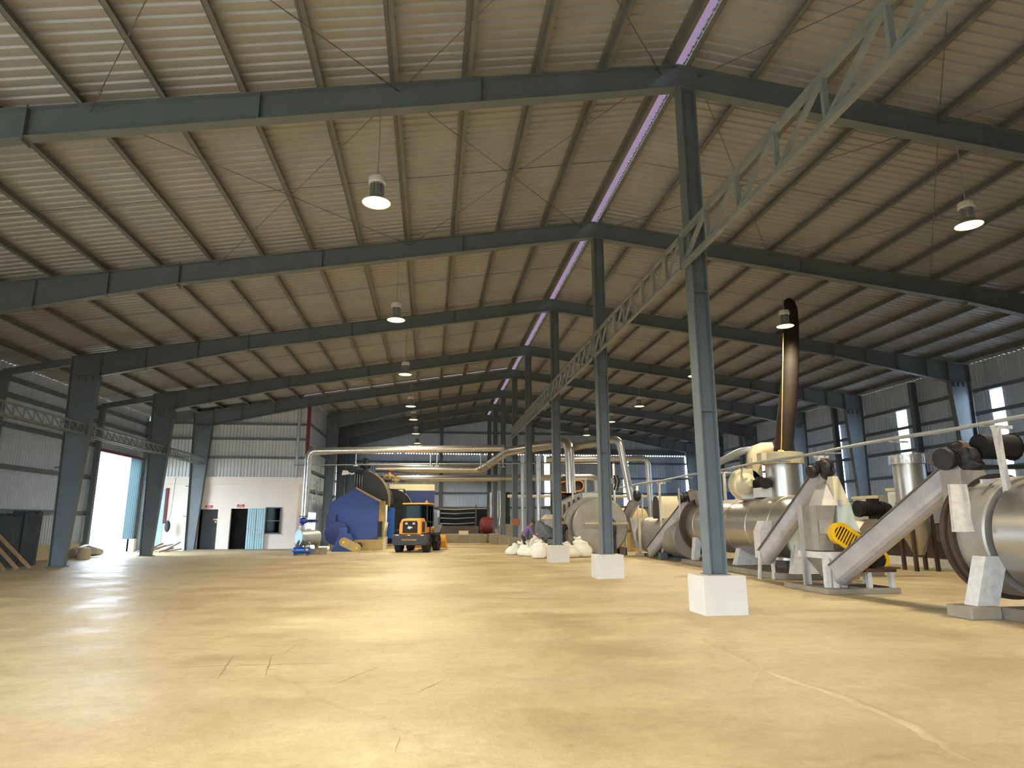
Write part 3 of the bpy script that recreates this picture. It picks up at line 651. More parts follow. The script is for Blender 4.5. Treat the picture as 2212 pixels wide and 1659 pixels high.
b = MB(); b.frus(10.35, 10.75, 24.5, 25.1, 1.9, 10.2, 11.0, 24.4, 25.3, 2.75); b.build('feed_hopper', 'stainless_dull', d2)
# fan on top of the second drum
fn = thing('exhaust_fan', (10.4, 20.6, 2.3), 'cream snail-shell fan with black motor on top of the long dryer drum', 'fan')
cf = at(1622, 1040, Y=20.8)
b = MB(); b.lathe([(0, -.1), (.5, -.1), (.53, -.06), (.53, .26), (.5, .3), (0, .3)], (cf.x-.25, 20.6, cf.z-.1), (0, 1, 0), 32); b.box(cf.x-.05, cf.x+.28, 20.5, 20.9, cf.z-.1, cf.z+.75); b.build('volute', 'cream', fn)
b = MB(); b.path([(cf.x+.1, 20.7, cf.z+.6), (cf.x+.1, 20.7, cf.z+.82), (cf.x+.2, 20.7, cf.z+1.0), (cf.x+.45, 20.7, cf.z+1.08), (cf.x+.75, 20.6, cf.z+1.08)], .22, 14); b.build('elbow', 'cream', fn)
b = MB(); b.lathe([(0, -.3), (.1, -.3), (.3, -.05), (.36, .0), (0, 0)], (cf.x-.32, 20.5, cf.z-.1), (0, 1, 0), 24); b.build('inlet_cone', 'cream', fn)
b = MB(); motor(b, (cf.x-.1, 20.0, cf.z-.12), (0, 1, 0), .9); b.build('motor', 'black', fn)
b = MB(); b.box(cf.x-.2, cf.x+.2, 19.75, 20.3, 2.33, cf.z-.25); b.box(cf.x-.5, cf.x+.5, 20.45, 21.0, 2.3, cf.z-.5); b.build('pedestal', 'white', fn)
# stack cylinder and its black flexible flue
cs = thing('stack_cylinder', (11.25, 19.9, 0), 'tall shiny vertical cylinder behind the long drum, under the black flue', 'cylinder')
b = MB(); b.lathe([(0, 0), (.56, 0), (.56, 3.05), (0, 3.05)], (11.3, 19.9, .4), (0, 0, 1), 40); b.build('body', 'stainless', cs)
b = MB(); b.lathe([(.5, 0), (.64, 0), (.64, .36), (.5, .38), (0, .38)], (11.3, 19.9, 3.38), (0, 0, 1), 40); b.build('collar', 'cream', cs)
b = MB(); b.box(10.5, 11.5, 19.75, 20.05, 3.4, 3.74); b.build('duct_neck', 'cream', cs)
b = MB(); b.box(10.95, 11.6, 19.6, 20.2, 0, .4); b.build('foot', 'concrete_dark', cs)
fl = []
for x, y, ww in ((1692, 974, 39), (1696, 930, 40), (1702, 870, 38), (1707, 810, 35), (1709, 750, 33), (1709, 700, 32), (1707, 668, 30), (1704, 655, 25), (1702, 647, 15), (1701, 644, 3)):
    p = at(x, y, Y=20.1); fl.append((p, ww/2*(20.8+p.z*.2)/1404.8*.97))
b = MB(); b.path([p for p, r in fl], [r for p, r in fl], 24); tag(b.build('flexible_flue', 'flue'), 'long curved black flue with rounded top, standing up from the shiny cylinder', 'flue')
b = MB(); b.path([at(1692, 720, Y=19.75), at(1690, 850, Y=19.72), at(1688, 955, Y=19.65), at(1687, 978, Y=19.55)], .013, 6); b.ball(at(1687, 974, Y=19.6), .06, 8, (2, 1, .6))
tag(b.build('rope', 'rope'), 'straw coloured rope hanging in front of the black flue', 'rope')
# second cyclone tank and far right machines
cy = thing('cyclone_tank', (15.6, 20.2, 0), 'silver vertical tank on legs, standing right of the crusher, toward the windows', 'tank')
px0, px1 = at(1932, 1000, Y=20.2).x, at(1990, 1000, Y=20.2).x; cxx, rr_ = (px0+px1)/2, (px1-px0)/2*.98
b = MB(); b.lathe([(.15, .5), (.45, 1.2), (rr_, 2.0), (rr_, 3.5), (0, 3.5)], (cxx, 20.2, 0), (0, 0, 1), 36); b.build('body', 'stainless', cy)
b = MB(); b.lathe([(0, 0), (rr_*1.15, 0), (rr_*1.15, .3), (0, .3)], (cxx, 20.2, 3.45), (0, 0, 1), 36, False); b.box(cxx, cxx+.75, 19.7, 20.3, 3.45, 3.8); b.build('top_ring', 'foil', cy)
for a in (.6, 2.2, 3.8, 5.4):
    b = MB(); b.beam((cxx+rr_*math.cos(a), 20.2+rr_*math.sin(a), 0), (cxx+rr_*math.cos(a)*.95, 20.2+rr_*math.sin(a)*.95, 2.2), .1, .1, (0, 1, 0)); b.build('leg', 'soot', cy)
slab('machine_base', 17.2, 20.4, 17.0, 28.5, .3, 'long white kerb under the far trough machine by the right wall', 'white_chipped')
tr = thing('trough_machine', (18.8, 22.5, .3), 'long dark trough machine on a white kerb in front of the right wall', 'machine')
b = MB(); b.prism([(17.6, 17.5, .3), (17.3, 17.5, .9), (17.4, 17.5, 1.55), (20.1, 17.5, 1.55), (20.2, 17.5, .9), (19.9, 17.5, .3)], (0, 10.5, 0)); b.build('trough', 'soot', tr)
b = MB(); b.box(17.35, 17.55, 17.5, 28, 1.5, 1.6); b.box(17.9, 19.6, 20.2, 21.4, 1.55, 2.1); b.build('rim', 'galv', tr)
for (xa, ya, yb_, zh, nm) in ((18.2, 25.0, 26.6, 2.5, 'taller'), (18.2, 22.6, 24.4, 2.75, 'nearer'), (18.6, 27.6, 29.8, 2.3, 'farther')):
    c = thing('control_cabinet', (xa+.6, (ya+yb_)/2, 1.56), '%s white sheet box standing over the dark trough machine at right' % nm, 'cabinet', 'white boxes by the right wall')
    b = MB(); b.box(xa, xa+1.2, ya, yb_, 1.56 if nm != 'farther' else 0, zh); b.build('body', 'white', c)
    b = MB(); b.box(xa-.05, xa+1.25, ya-.05, yb_+.05, zh, zh+.12); b.build('lid', 'cream', c)
    b = MB(); b.box(xa-.012, xa, ya+.1, (ya+yb_)/2-.03, 1.7, zh-.15); b.box(xa-.012, xa, (ya+yb_)/2+.03, yb_-.1, 1.7, zh-.15); b.build('door', 'pale', c)
pm = at(1890, 1100, Y=18.5)
pu = thing('screw_press', (pm.x, 18.5, 0), 'small press with a big black motor between crusher and far trough machine', 'press')
b = MB(); b.prism([(pm.x-1.1, 18.3, .9), (pm.x-.5, 18.3, 1.6), (pm.x-.1, 18.3, 1.65), (pm.x+.15, 18.3, .9)], (0, .6, 0)); b.box(pm.x-.8, pm.x, 18.4, 18.8, 0, .9); b.build('hood', 'stainless_dull', pu)
b = MB(); motor(b, (pm.x-.05, 18.5, 1.95), (1, 0, 0), 1.25); b.box(pm.x-.1, pm.x+.3, 18.4, 18.7, 1.2, 1.8); b.build('motor', 'black', pu)
# twin overhead pipes on T posts along the machine line
pp = thing('pipe_run', (10.0, 22, 3.3), 'pair of thin grey pipes running overhead along the machine line', 'pipe')
for dx, dz, r in ((0, 0, .03), (.22, .06, .028)):
    b = MB(); pts = [(10.0+dx, 7+i*1.5, 3.33+dz+.02*math.sin(i*1.7)) for i in range(20)]; b.path(pts, r, 8); b.build('pipe', 'galv', pp)
b = MB()
for y in [8.2+i*2.4 for i in range(12)]: b.box(9.9, 10.32, y-.03, y+.03, 3.26, 3.30)
b.build('bracket', 'galv', pp)
for y, zb, w_ in ((10.38, 2.0, 'nearest drum'), (15.9, 0, 'crusher'), (21.5, 2.3, 'long dryer drum'), (28.0, 0, 'third dryer drum')):
    b = MB(); b.box(9.97, 10.05, y-.04, y+.04, zb, 3.26); b.box(9.9, 10.3, y-.03, y+.03, 3.2, 3.26)
    tag(b.build('pipe_stand', 'white_chipped'), 'white post holding the twin pipes beside the %s' % w_, 'post', 'pipe stands')
# --- third dryer
d3 = drum('shorter stainless drum behind the second ridge column, arched hood on top', 10.72, .93, .85, 26.2, 31.4, 'stainless_dull', None, rings=(1.3, 2.8, 4.2))
b = MB(); b.hexa([(9.85, 31.2, .35), (10.1, 31.2, .35), (10.1, 31.5, .35), (9.85, 31.5, .35), (9.6, 31.2, 1.75), (10.5, 31.2, 1.75), (10.5, 31.5, 1.75), (9.6, 31.5, 1.75)]); b.build('end_panel', 'white_chipped', d3)
b = MB(); b.box(9.75, 9.87, 30.4, 30.5, 0, 1.75); b.box(9.65, 9.95, 30.3, 30.6, 0, .12); b.build('post', 'cream', d3)
b = MB(); b.box(10.0, 11.4, 26.5, 31, .0, .1); b.box(9.6, 9.9, 27.1, 27.4, 0, .3); b.build('skid', 'grey_panel', d3)
arc = [(28.9-.4*math.cos(a*math.pi/12), 2.25+.45*math.sin(a*math.pi/12)) for a in range(13)]
pts = [(28.5, 1.7)]+arc+[(29.3, 1.7)]
b = MB(); b.prism([(10.15, y, z) for y, z in pts], (2.2, 0, 0), True); b.build('arched_hood', 'cream', d3)
b = MB(); b.prism([(10.11, y, z) for y, z in pts], (.05, 0, 0)); b.build('hood_mouth', 'soot', d3)  # dark plate over the solid end paints the shade of an open mouth
auger((9.72, 28.55, .25), (10.52, 25.75, 2.35), .34, .42, 'screw conveyor rising right in front of the second dryer drum, behind the second column', (1, 0, .1), 1.0,
      feet=[((10.0, 25.7, 1.3), (10.0, 25.7, 2.9), .08)], spout=((10.6, 25.35, 2.2), (10.55, 24.95, 2.0), .22, .3))
auger((9.35, 33.2, .5), (9.98, 31.2, 2.62), .34, .42, 'farthest screw conveyor, steep, just right of the second ridge column', (0, -1, 0), .85, feet=[((9.5, 33.4, 0), (9.3, 33.4, 1.6), .1), ((10.25, 31.2, 1.6), (10.25, 31.2, 2.9), .08)])
b = MB(); b.lathe([(0, 0), (.75, 0), (.75, 2.2), (0, 2.2)], (9.5, 35.2, 1.55), (1, .2, 0), 28); b.box(9.6, 11.8, 34.6, 36.2, 0, 1.0); tag(b.build('khaki_boiler_tank', 'khaki'), 'khaki yellow tank behind the steep conveyor, right of the second ridge column', 'tank')
b = MB(); b.box(16.2, 19.6, 36, 38.4, 0, 3.2); tag(b.build('blue_container', 'navy'), 'dark blue container far behind the second dryer drum', 'container')
# --- press machine between the second and third ridge columns
pr = thing('batch_cooker', (8.1, 31, 0), 'big round steel machine with disc door between second and third ridge columns', 'machine')
b = MB(); b.lathe([(0, 0), (1.28, 0), (1.34, .05), (1.34, .2), (1.28, .22), (0, .22)], (8.1, 31.0, 1.38), (0, 1, 0), 48); b.build('disc_door', 'stainless_dull', pr)
b = MB(); b.lathe([(1.1, 0), (1.34, 0), (1.34, 2.6), (1.1, 2.6)], (7.8, 31.4, 1.42), (0, 1, 0), 48); b.lathe([(0, 0), (1.2, 0), (1.25, 3.2), (0, 3.2)], (7.55, 31.5, 1.4), (0, 1, 0), 40); b.build('shell', 'stainless_dull', pr)
b = MB(); b.prism([(6.3, 31.8, 1.3), (6.28, 31.8, 2.45), (7.33, 31.8, 2.95), (8.7, 31.8, 3.1), (8.7, 31.8, 1.3)], (0, 1.6, 0)); b.build('hood', 'stainless_dull', pr)
b = MB(); b.box(7.4, 8.75, 31.72, 31.8, 2.15, 2.95); b.build('hood_panel', 'pale', pr)
for i in range(4):
    b = MB(); x = 6.45+.24*i; b.box(x, x+.1, 31.74, 31.8, 1.8+.1*i, 2.4+.12*i); b.build('inspection_slot', 'soot', pr)
b = MB(); b.box(8.08, 8.16, 30.9, 31.0, .4, 2.4); b.box(7.3, 9.4, 30.82, 30.9, 1.47, 1.53); b.build('door_bar', 'cream', pr)
b = MB(); b.tube((8.5, 30.75, 1.55), (8.5, 30.75, 1.75), .28, .1, n=14); b.tube((8.5, 30.75, 1.75), (8.5, 30.75, 1.95), .07, n=8); b.box(8.3, 8.75, 30.6, 30.95, 1.0, 1.4); b.box(8.4, 8.75, 30.7, 30.9, .0, 1.0); b.build('gearbox', 'motor', pr)
b = MB(); b.box(6.8, 9.4, 31.2, 34.4, 0, .35); b.build('base', 'concrete_dark', pr)
b = MB(); b.box(8.95, 9.02, 31.2, 31.3, 0, 1.5); b.box(9.35, 9.42, 31.2, 31.3, 0, 1.5); b.box(6.9, 6.97, 31.75, 31.85, 2.6, 3.7); b.box(7.6, 7.67, 31.9, 32, 2.9, 3.7); b.box(6.9, 7.67, 31.8, 31.9, 3.6, 3.7); b.build('frame', 'white_chipped', pr)
bc = thing('bagging_hopper', (5.9, 32.5, 0), 'dark cone hopper with dusty box and black motor left of the third ridge column', 'hopper')
b = MB(); b.lathe([(.06, 0), (.3, .35), (.52, .9), (0, .9)], (5.35, 32.6, 1.6), (.55, 0, -.85), 24); b.build('cone', 'grey_panel', bc)
b = MB(); b.frus(5.75, 6.75, 32.4, 33.2, .5, 5.6, 6.6, 32.4, 33.2, 1.7); b.build('body', 'stainless_dull', bc)
b = MB(); b.frus(5.55, 6.45, 32.35, 33.2, 1.7, 5.75, 6.3, 32.5, 33.0, 1.92); b.build('lid', 'cream', bc)
b = MB(); motor(b, (6.15, 32.6, 2.6), (.1, 0, 1), 1.2); b.box(6.0, 6.4, 32.5, 32.8, 1.9, 2.4); b.build('motor', 'motor', bc)
b = MB(); b.box(5.4, 6.9, 32.2, 32.28, .75, .82); b.box(5.5, 6.6, 32.3, 33.0, 0, .5); b.build('stand', 'soot', bc)
gb_ = thing('drive_pulley', (7.2, 36, 2.9), 'orange rimmed belt cover above the round steel machine', 'belt cover')
gd = V(1, 0, .05).normalized(); gs = V(0, 1, 0).cross(gd)
q0, q1 = at(1218, 1052, Y=36), at(1250, 1049, Y=36)
b = MB(); o_, i_ = capsule(q0, q1, .32), capsule(q0, q1, .26); n = len(o_)
b.add(o_+i_+[p+V(0, .3, 0) for p in o_], [(i, (i+1) % n, n+(i+1) % n, n+i) for i in range(n)]+[(i, (i+1) % n, 2*n+(i+1) % n, 2*n+i) for i in range(n)]); b.build('rim', 'orange', gb_)
b = MB(); b.prism([p+V(0, .1, 0) for p in i_], (0, .05, 0)); b.build('cover', 'rusty', gb_)
b = MB(); b.box(q0.x-.2, q1.x+.2, 36.3, 36.9, 2.3, q0.z-.35); b.lathe([(0, 0), (.55, 0), (.55, .5), (0, .5)], (q0.x+.3, 36.3, q0.z+.1), (0, 1, 0), 20); b.box(q0.x-.1, q1.x, 36.3, 36.9, 0, 2.3); b.build('engine', 'motor', gb_)
# ------------------------------------------------------------------ overhead ducts and pipes
def duct(pts, r, label, m='foil', bands=0, name='duct', n=16, elbow=True):
    b = MB(); P = [Vector(p) for p in pts]; out = [P[0]]
    for a, c, e in zip(P, P[1:], P[2:]):
        k = min(r*2.2, (c-a).length*.45, (e-c).length*.45); s = c+(a-c).normalized()*k; f = c+(e-c).normalized()*k
        for i in range(6): t = i/5; out.append(s*(1-t)**2+c*2*t*(1-t)+f*t*t)
    out.append(P[-1]); b.path(out, r, n)
    if bands:
        for a, c in zip(P, P[1:]):
            L = (c-a).length; k = int(L/bands); d = (c-a).normalized()
            for i in range(1, k+1):
                if i*bands < L-r*2 and i*bands > r*2: b.tube(a+d*i*bands, a+d*(i*bands+.05), r*1.07, n=n)
    return tag(b.build(name, m), label, name)
duct([(-6.55, 36, 1.75), (-6.55, 36, 5.3), (4.0, 36, 5.6)], .19, 'foil wrapped steam pipe crossing high over the loader, bent down at its left end', 'foil', 1.2, 'steam_pipe')
duct([(-7.3, 36.1, 4.55), (4.0, 36.1, 4.75), (10, 36.1, 4.8)], .03, 'thin pipe running just below the foil wrapped steam pipe', 'galv', 0, 'pipe', 8)
for i, x in enumerate((-4.05, -.05, .3, 2.7, 3.95)):
    sup = MB(); sup.box(x-.025, x+.025, 36.0, 36.1, 4.55, 5.3); sup.box(x-.12, x+.12, 36.02, 36.08, 4.52, 4.58)
    tag(sup.build('pipe_hanger', 'galv'), ['leftmost hanger below the foil steam pipe', 'second hanger from the left below the foil steam pipe', 'middle hanger below the foil steam pipe', 'fourth hanger from the left below the foil steam pipe', 'rightmost hanger below the foil steam pipe'][i], 'hanger', 'hangers below the steam pipe')
duct([(-3.7, 45, 5.08), (3.5, 45, 5.1), (4.5, 38.3, 5.65), (7.05, 33, 5.62), (7.1, 33, 3.0)], .26, 'widest shiny duct, rising from the boiler, then dropping into the round machine', 'stainless', 2.4)
duct([(-3.3, 46.5, 4.5), (4.6, 46.5, 4.6), (11.9, 46.5, 4.72), (11.9, 46.5, 0)], .23, 'shiny duct running level below the widest duct across the back', 'stainless', 2.4)
duct([(7.2, 33.4, 5.35), (9.2, 31.2, 5.6), (9.7, 31.2, 2.6)], .18, 'shiny duct dropping beside the second ridge column', 'stainless', 1.6)
duct([(7.8, 44, 5.75), (15.0, 44, 5.88), (15.1, 44, 0)], .2, 'cream lit duct with a square drop in front of the right windows', 'foil', 1.8)
duct([(5.78, 35, 0), (5.76, 35, 5.1)], .12, 'bright foil vertical pipe left of the third ridge column', 'foil', .9, 'steam_pipe', 12)
duct([(5.15, 36.8, 0), (5.15, 36.8, 5.3)], .1, 'grey vertical pipe between the far ridge columns', 'galv', 0, 'pipe', 12)
duct([(5.3, 45.5, 3.3), (16, 45.5, 3.3), (16, 45.5, 0)], .1, 'thin cream pipe across the back right, below the shiny ducts', 'cream', 0, 'pipe', 10)
duct([(9.93, 22.4, 3.5), (10.5, 20.9, 3.95), (11.6, 20.6, 3.95)], .12, 'grey slanting duct behind the fan elbow', 'galv', 0, 'duct', 12)
# standing post pipes by the round machine
for i, (x, yy) in enumerate(((1328, 34), (1378, 33.5))):
    p0 = at(x, 1100, Y=yy); b = MB(); b.tube((p0.x, yy, 0), (p0.x, yy, 4.6 if i == 0 else 3.4), .06, n=10); b.box(p0.x-.15, p0.x+.15, yy-.15, yy+.15, 0, .03)
    tag(b.build('stand_pipe', 'white'), ['thin white standing pipe just right of the second ridge column', 'short white standing pipe beside the steep conveyor'][i], 'pipe')
cbx = thing('hose_valve', at(1327, 1050, Y=33).to_tuple(), 'dusty valve with dark hoses draped over it, right of the second column', 'valve')
p = at(1327, 1040, Y=33)
b = MB(); b.box(p.x-.3, p.x+.25, 32.9, 33.1, p.z-.12, p.z+.18); b.build('body', 'chute', cbx)
for dx in (-.05, .12): b = MB(); b.path([(p.x+dx, 32.85, p.z+.3), (p.x+dx+.08, 32.8, p.z), (p.x+dx-.02, 32.85, p.z-.45)], .04, 8); b.build('hose', 'blackcloth', cbx)
# ------------------------------------------------------------------ boiler house at the back
fu = thing('furnace', (-4.3, 40, 0), 'big dark blue gabled furnace housing left of the loader', 'furnace')
b = MB(); b.prism([(-5.72, 38.6, .62), (-2.93, 38.6, .62), (-2.93, 38.6, 2.72), (-4.28, 38.6, 3.46), (-5.72, 38.6, 2.6)], (0, 3.0, 0)); b.build('housing', 'navy', fu)
b = MB(); b.beam((-2.9, 38.55, 2.75), (-4.28, 38.55, 3.5), .1, .06, (0, 1, 0)); b.prism([(-4.28, 38.6, 3.47), (-2.9, 38.6, 2.73), (-2.9, 38.6, 2.79), (-4.28, 38.6, 3.53)], (0, 3.0, 0)); b.box(-2.92, -2.6, 38.7, 39.4, .6, 2.75); b.build('roof_edge', 'khaki', fu)
b = MB(); b.box(-4.4, -2.62, 38.4, 41.6, 0, .6); b.box(-5.6, -4.4, 38.9, 41.6, 0, .62); b.build('plinth', 'khaki', fu)
for i in range(5):
    b = MB(); y = 38.5+.32*i; b.box(-2.62, -2.45, y, y+.1, 0, .72); b.tube((-2.6, y+.05, .75), (-2.5, y+.05, 1.55), .06, n=8); b.build('grate_bar', 'cream', fu)
b = MB(); b.box(-2.92, -2.7, 38.5, 38.62, .75, 1.6); b.build('ash_door', 'black', fu)
for x, z in ((-4.28, 3.38), (-3.05, 2.6), (-3.1, .75), (-5.5, .8)):
    b = MB(); b.tube((x, 38.5, z), (x, 38.6, z), .09, n=10); b.build('bolt', 'navy_dark', fu)
bl = thing('boiler', (-4.6, 45.7, 0), 'huge black horizontal boiler rising behind the blue furnace', 'boiler')
def arc_pts(y, r=1.95, a0=-60, a1=92): return [(-4.6+r*math.cos(math.radians(a0+(a1-a0)*i/30)), y, 2.88+r*math.sin(math.radians(a0+(a1-a0)*i/30))) for i in range(31)]
b = MB(); b.prism([(-4.82, 42.6, .9)]+arc_pts(42.6)+[(-4.82, 42.6, 4.8)], (0, 6, 0), True); b.build('shell', 'boiler', bl)
b = MB(); b.path(arc_pts(42.58, 1.96, -10, 70), .02, 6); b.path(arc_pts(43.0, 2.02, -10, 60), .03, 6); b.build('rim', 'khaki', bl)
for i in range(4):
    b = MB(); x = -4.78+.15*i; b.tube((x, 42.35, 3.3), (x, 42.35, 4.6-.05*i), .035, n=8); b.build('riser_tube', 'grey_panel', bl)
b = MB(); b.box(-4.82, -4.2, 42.3, 42.45, 4.6, 4.8); b.build('header', 'black', bl)
b = MB(); b.box(-4.8, -3.0, 42.8, 48.4, 0, 1.3); b.build('saddle', 'navy_dark', bl)
b = MB(); b.lathe([(0, 0), (1.55, 0), (1.55, 3.4), (0, 3.4)], (-2.85, 49.4, 2.42), (0, 1, 0), 48); b.build('rear_drum', 'boiler', bl)
b = MB(); b.ring((-2.85, 49.4, 2.42), (0, 1, 0), 1.55, .03, 48, 6); b.build('rear_rim', 'galv', bl)
b = MB(); b.box(-3.6, -2.2, 49.8, 52.4, 0, 1.1); b.build('rear_saddle', 'navy_dark', bl)
def valve(x, y, z, label, m, s=1.0):
    t = thing('valve', (x, y, z), label, 'valve')
    b = MB(); b.tube((x, y, z), (x, y, z+.45*s), .09*s, n=10); b.ball((x, y, z+.2*s), .17*s, 10); b.tube((x-.25*s, y, z+.2*s), (x+.25*s, y, z+.2*s), .1*s, n=10); b.build('body', m, t)
    b = MB(); b.ring((x, y, z+.55*s), (0, 0, 1), .15*s, .02*s, 16, 6); b.tube((x, y, z+.4*s), (x, y, z+.57*s), .03*s, n=6); b.box(x-.15*s, x+.15*s, y-.015, y+.015, z+.54*s, z+.56*s); b.build('hand_wheel', 'red' if m == 'khaki' else m, t)
valve(-4.25, 43.3, 4.86, 'dark safety valve standing on top of the black boiler', 'motor', 1.3)
valve(-2.75, 44.2, 4.35, 'brass valve with red hand wheel at the left end of the upper ducts', 'khaki', 1.0)
valve(-2.35, 44.6, 4.1, 'lower brass valve with red hand wheel beside the boiler shoulder', 'khaki', 1.0)
pf = thing('boiler_platform', (-2.2, 47, 0), 'dark railed platform with ladder beside the black boiler', 'platform')
b = MB(); b.box(-2.95, -1.75, 45.6, 47.0, 2.55, 2.75); b.build('deck', 'black', pf)
b = MB()
for x in (-2.9, -1.8):
    for y in (45.6, 47.0): b.box(x-.03, x+.03, y-.03, y+.03, 2.75, 3.75)
for z in (3.25, 3.72): b.box(-2.93, -1.77, 45.57, 45.63, z, z+.05); b.box(-1.83, -1.77, 45.6, 47, z, z+.05)
b.build('rail', 'motor', pf)
b = MB(); b.box(-1.85, -1.77, 45.5, 45.6, 0, 2.6); b.box(-2.3, -2.22, 45.5, 45.6, 0, 2.6)
for i in range(8): b.box(-2.3, -1.78, 45.52, 45.57, .3+.3*i, .34+.3*i)
b.build('ladder', 'black', pf)
b = MB(); b.box(-3.0, -2.35, 44.7, 45.4, .5, 2.5)
for i in range(4): b.box(-3.03, -2.32, 44.67, 44.7, .7+.5*i, .76+.5*i)
tag(b.build('blue_duct_box', 'blue'), 'bright blue ribbed box between furnace and loader', 'box')
b = MB(); b.path([(-2.7, 41.8, 0), (-2.7, 41.8, 2.6)], .06, 10); tag(b.build('white_pipe', 'white'), 'short white vertical pipe at the right corner of the blue furnace', 'pipe')
bf = thing('blower', (-5.0, 37.6, 0), 'dark blue blower with a long yellow belt guard, in front of the furnace', 'blower')
b = MB(); b.lathe([(0, 0), (.62, 0), (.65, .04), (.65, .4), (.62, .44), (0, .44)], (-5.15, 37.9, .95), (0, 1, 0), 30); b.box(-5.75, -5.2, 38.0, 38.3, .9, 2.0); b.build('volute', 'navy_dark', bf)
b = MB(); b.frus(-5.3, -3.95, 37.4, 38.0, 0, -4.9, -4.3, 37.5, 37.9, .95); b.build('stand', 'navy', bf)
b = MB(); b.box(-4.95, -4.5, 37.5, 37.9, .9, 1.25); b.build('bearing_box', 'navy', bf)
gd = V(1.0, 0, -.52).normalized(); gs = V(0, 1, 0).cross(gd)
q0, q1 = at(742, 1171, Y=37.1), at(770, 1184, Y=37.1)
b = MB(); b.prism(capsule(q0, q1, .235), (0, .18, 0)); g_ = b.build('belt_guard', 'khaki', bf)
b = MB(); b.tube(q0-V(0, .03, 0), q0, .08, n=12); b.tube(q1-V(0, .03, 0), q1, .06, n=12); b.build('hub', 'yellow', g_)
b = MB(); motor(b, (q1.x+.1, 37.55, .28), (0, 1, 0), .8); b.build('motor', 'motor', bf)
fl_ = thing('floodlight', (-5.2, 41.9, 4.6), 'white lamp head on a bracket above the blue furnace', 'lamp')
b = MB(); b.hexa([(-5.55, 42.0, 4.45), (-5.1, 42.0, 4.5), (-5.1, 42.2, 4.5), (-5.55, 42.2, 4.45), (-5.5, 42.0, 4.75), (-5.2, 42.0, 4.72), (-5.2, 42.2, 4.72), (-5.5, 42.2, 4.75)]); b.build('head', 'white', fl_)
b = MB(); b.path([(-5.1, 42.1, 4.6), (-4.95, 42.1, 4.5), (-4.8, 42.4, 4.62)], .04, 8); b.build('bracket', 'white', fl_)
# blue and cream painted wall in front of the back wall
b = MB(); b.box(-3.3, .32, 54, 54.2, 0, 4.04); struct(b.build('wall_boiler_house', 'navy_dark', origin=(0, 0, 0)))
b = MB(); b.box(-3.3, .32, 53.98, 54.2, 4.04, 4.55); struct(b.build('trim_20', 'cream', origin=(0, 0, 0)))
# fuel bay with dark rails
rk = thing('storage_rack', (3, 58.4, 0), 'dark bay with bowed horizontal rails against the back wall', 'rack')
b = MB(); b.box(.9, 5.2, 58.9, 59.0, .4, 2.7); b.build('dark_backdrop', 'black', rk)  # black sheet painted in for the darkness of the open bay
for i, z in enumerate((2.66, 2.3, 1.88, 1.42)):
    b = MB(); b.path([(.7, 58.3, z), (2.2, 58.3, z-.06), (3.6, 58.3, z+.02), (5.1 if i == 0 else 3.9, 58.3, z+.04)], .05, 8); b.build('rail', 'galv' if i else 'cream', rk)
b = MB(); b.box(3.95, 4.05, 58.2, 58.3, .3, 3.0); b.box(.75, .85, 58.2, 58.3, .3, 3.0); b.box(5.1, 5.2, 58.2, 58.3, .3, 3.0); b.build('post', 'steel', rk)
b = MB(); b.box(.6, 4.2, 57.4, 57.6, .5, 1.2); b.build('low_board', 'concrete_dark', rk)
# concrete steps and low walls at the back
for (x0, x1, y0, y1, h, l) in ((.4, 4.35, 50.4, 57.2, .6, 'long low concrete loading dock in front of the dark rail bay'), (4.4, 5.3, 48.0, 50.0, .7, 'square concrete block left of the far steps'), (5.3, 6.1, 48.4, 51, 1.38, 'tall concrete block behind the far steps'), (5.55, 6.8, 46.5, 47.6, .42, 'lowest concrete step by the far ridge columns'), (6.0, 6.9, 45.0, 46.2, .72, 'concrete block right of the far steps, behind the worker')):
    b = MB(); b.box(x0, x1, y0, y1, 0, h); tag(b.build('concrete_block', 'concrete', bevel=.02), l, 'concrete block', 'concrete blocks by the back bay')
b = MB(); b.box(2.2, 2.9, 50.5, 50.8, .6, .9); tag(b.build('kerb_piece', 'cream'), 'small pale block on the edge of the loading dock', 'block')
rt = thing('red_tank', (4.55, 52.5, .6), 'dull red horizontal tank at the back near the ridge columns', 'tank')
b = MB(); b.lathe([(0, 0), (.35, .04), (.6, .2), (.66, .4), (.66, 1.6), (.5, 1.75), (0, 1.8)], (3.95, 53.6, 1.27), (1, 0, 0), 32); b.build('shell', 'brick_red', rt)
b = MB(); b.box(4.1, 4.3, 53.3, 53.9, .6, .75); b.box(5.2, 5.4, 53.3, 53.9, 0, .75); b.build('saddle', 'brick_red', rt)
for x, yy, z0, z1, r, m, l in ((1061, 53.6, 1.85, 3.9, .19, 'stainless', 'shiny narrow chimney standing on the red tank'), (1079, 53, 0, 4.0, .24, 'foil', 'bright wide vertical cylinder right of the red tank'), (1096, 53, 0, 3.9, .22, 'black', 'dark vertical cylinder behind the far ridge columns')):
    p = at(x, 1100, Y=yy); b = MB(); b.lathe([(0, 0), (r*1.15, 0), (r*1.15, .15), (r, .15), (r, (z1-z0)*.45), (r*1.1, (z1-z0)*.45), (r*1.1, (z1-z0)*.5), (r*.92, (z1-z0)*.52), (r*.92, z1-z0), (0, z1-z0)], (p.x, yy, z0), (0, 0, 1), 20)
    tag(b.build('vertical_cylinder', m), l, 'cylinder')
b = MB(); b.box(4.85, 5.3, 39.0, 39.3, 1.35, 1.75); tag(b.build('junction_box', 'brown_box'), 'small brown box on a far ridge column near the worker', 'box')
bk = thing('bucket', (5.0, 49, .7), 'pale bucket standing on the square concrete block', 'bucket')
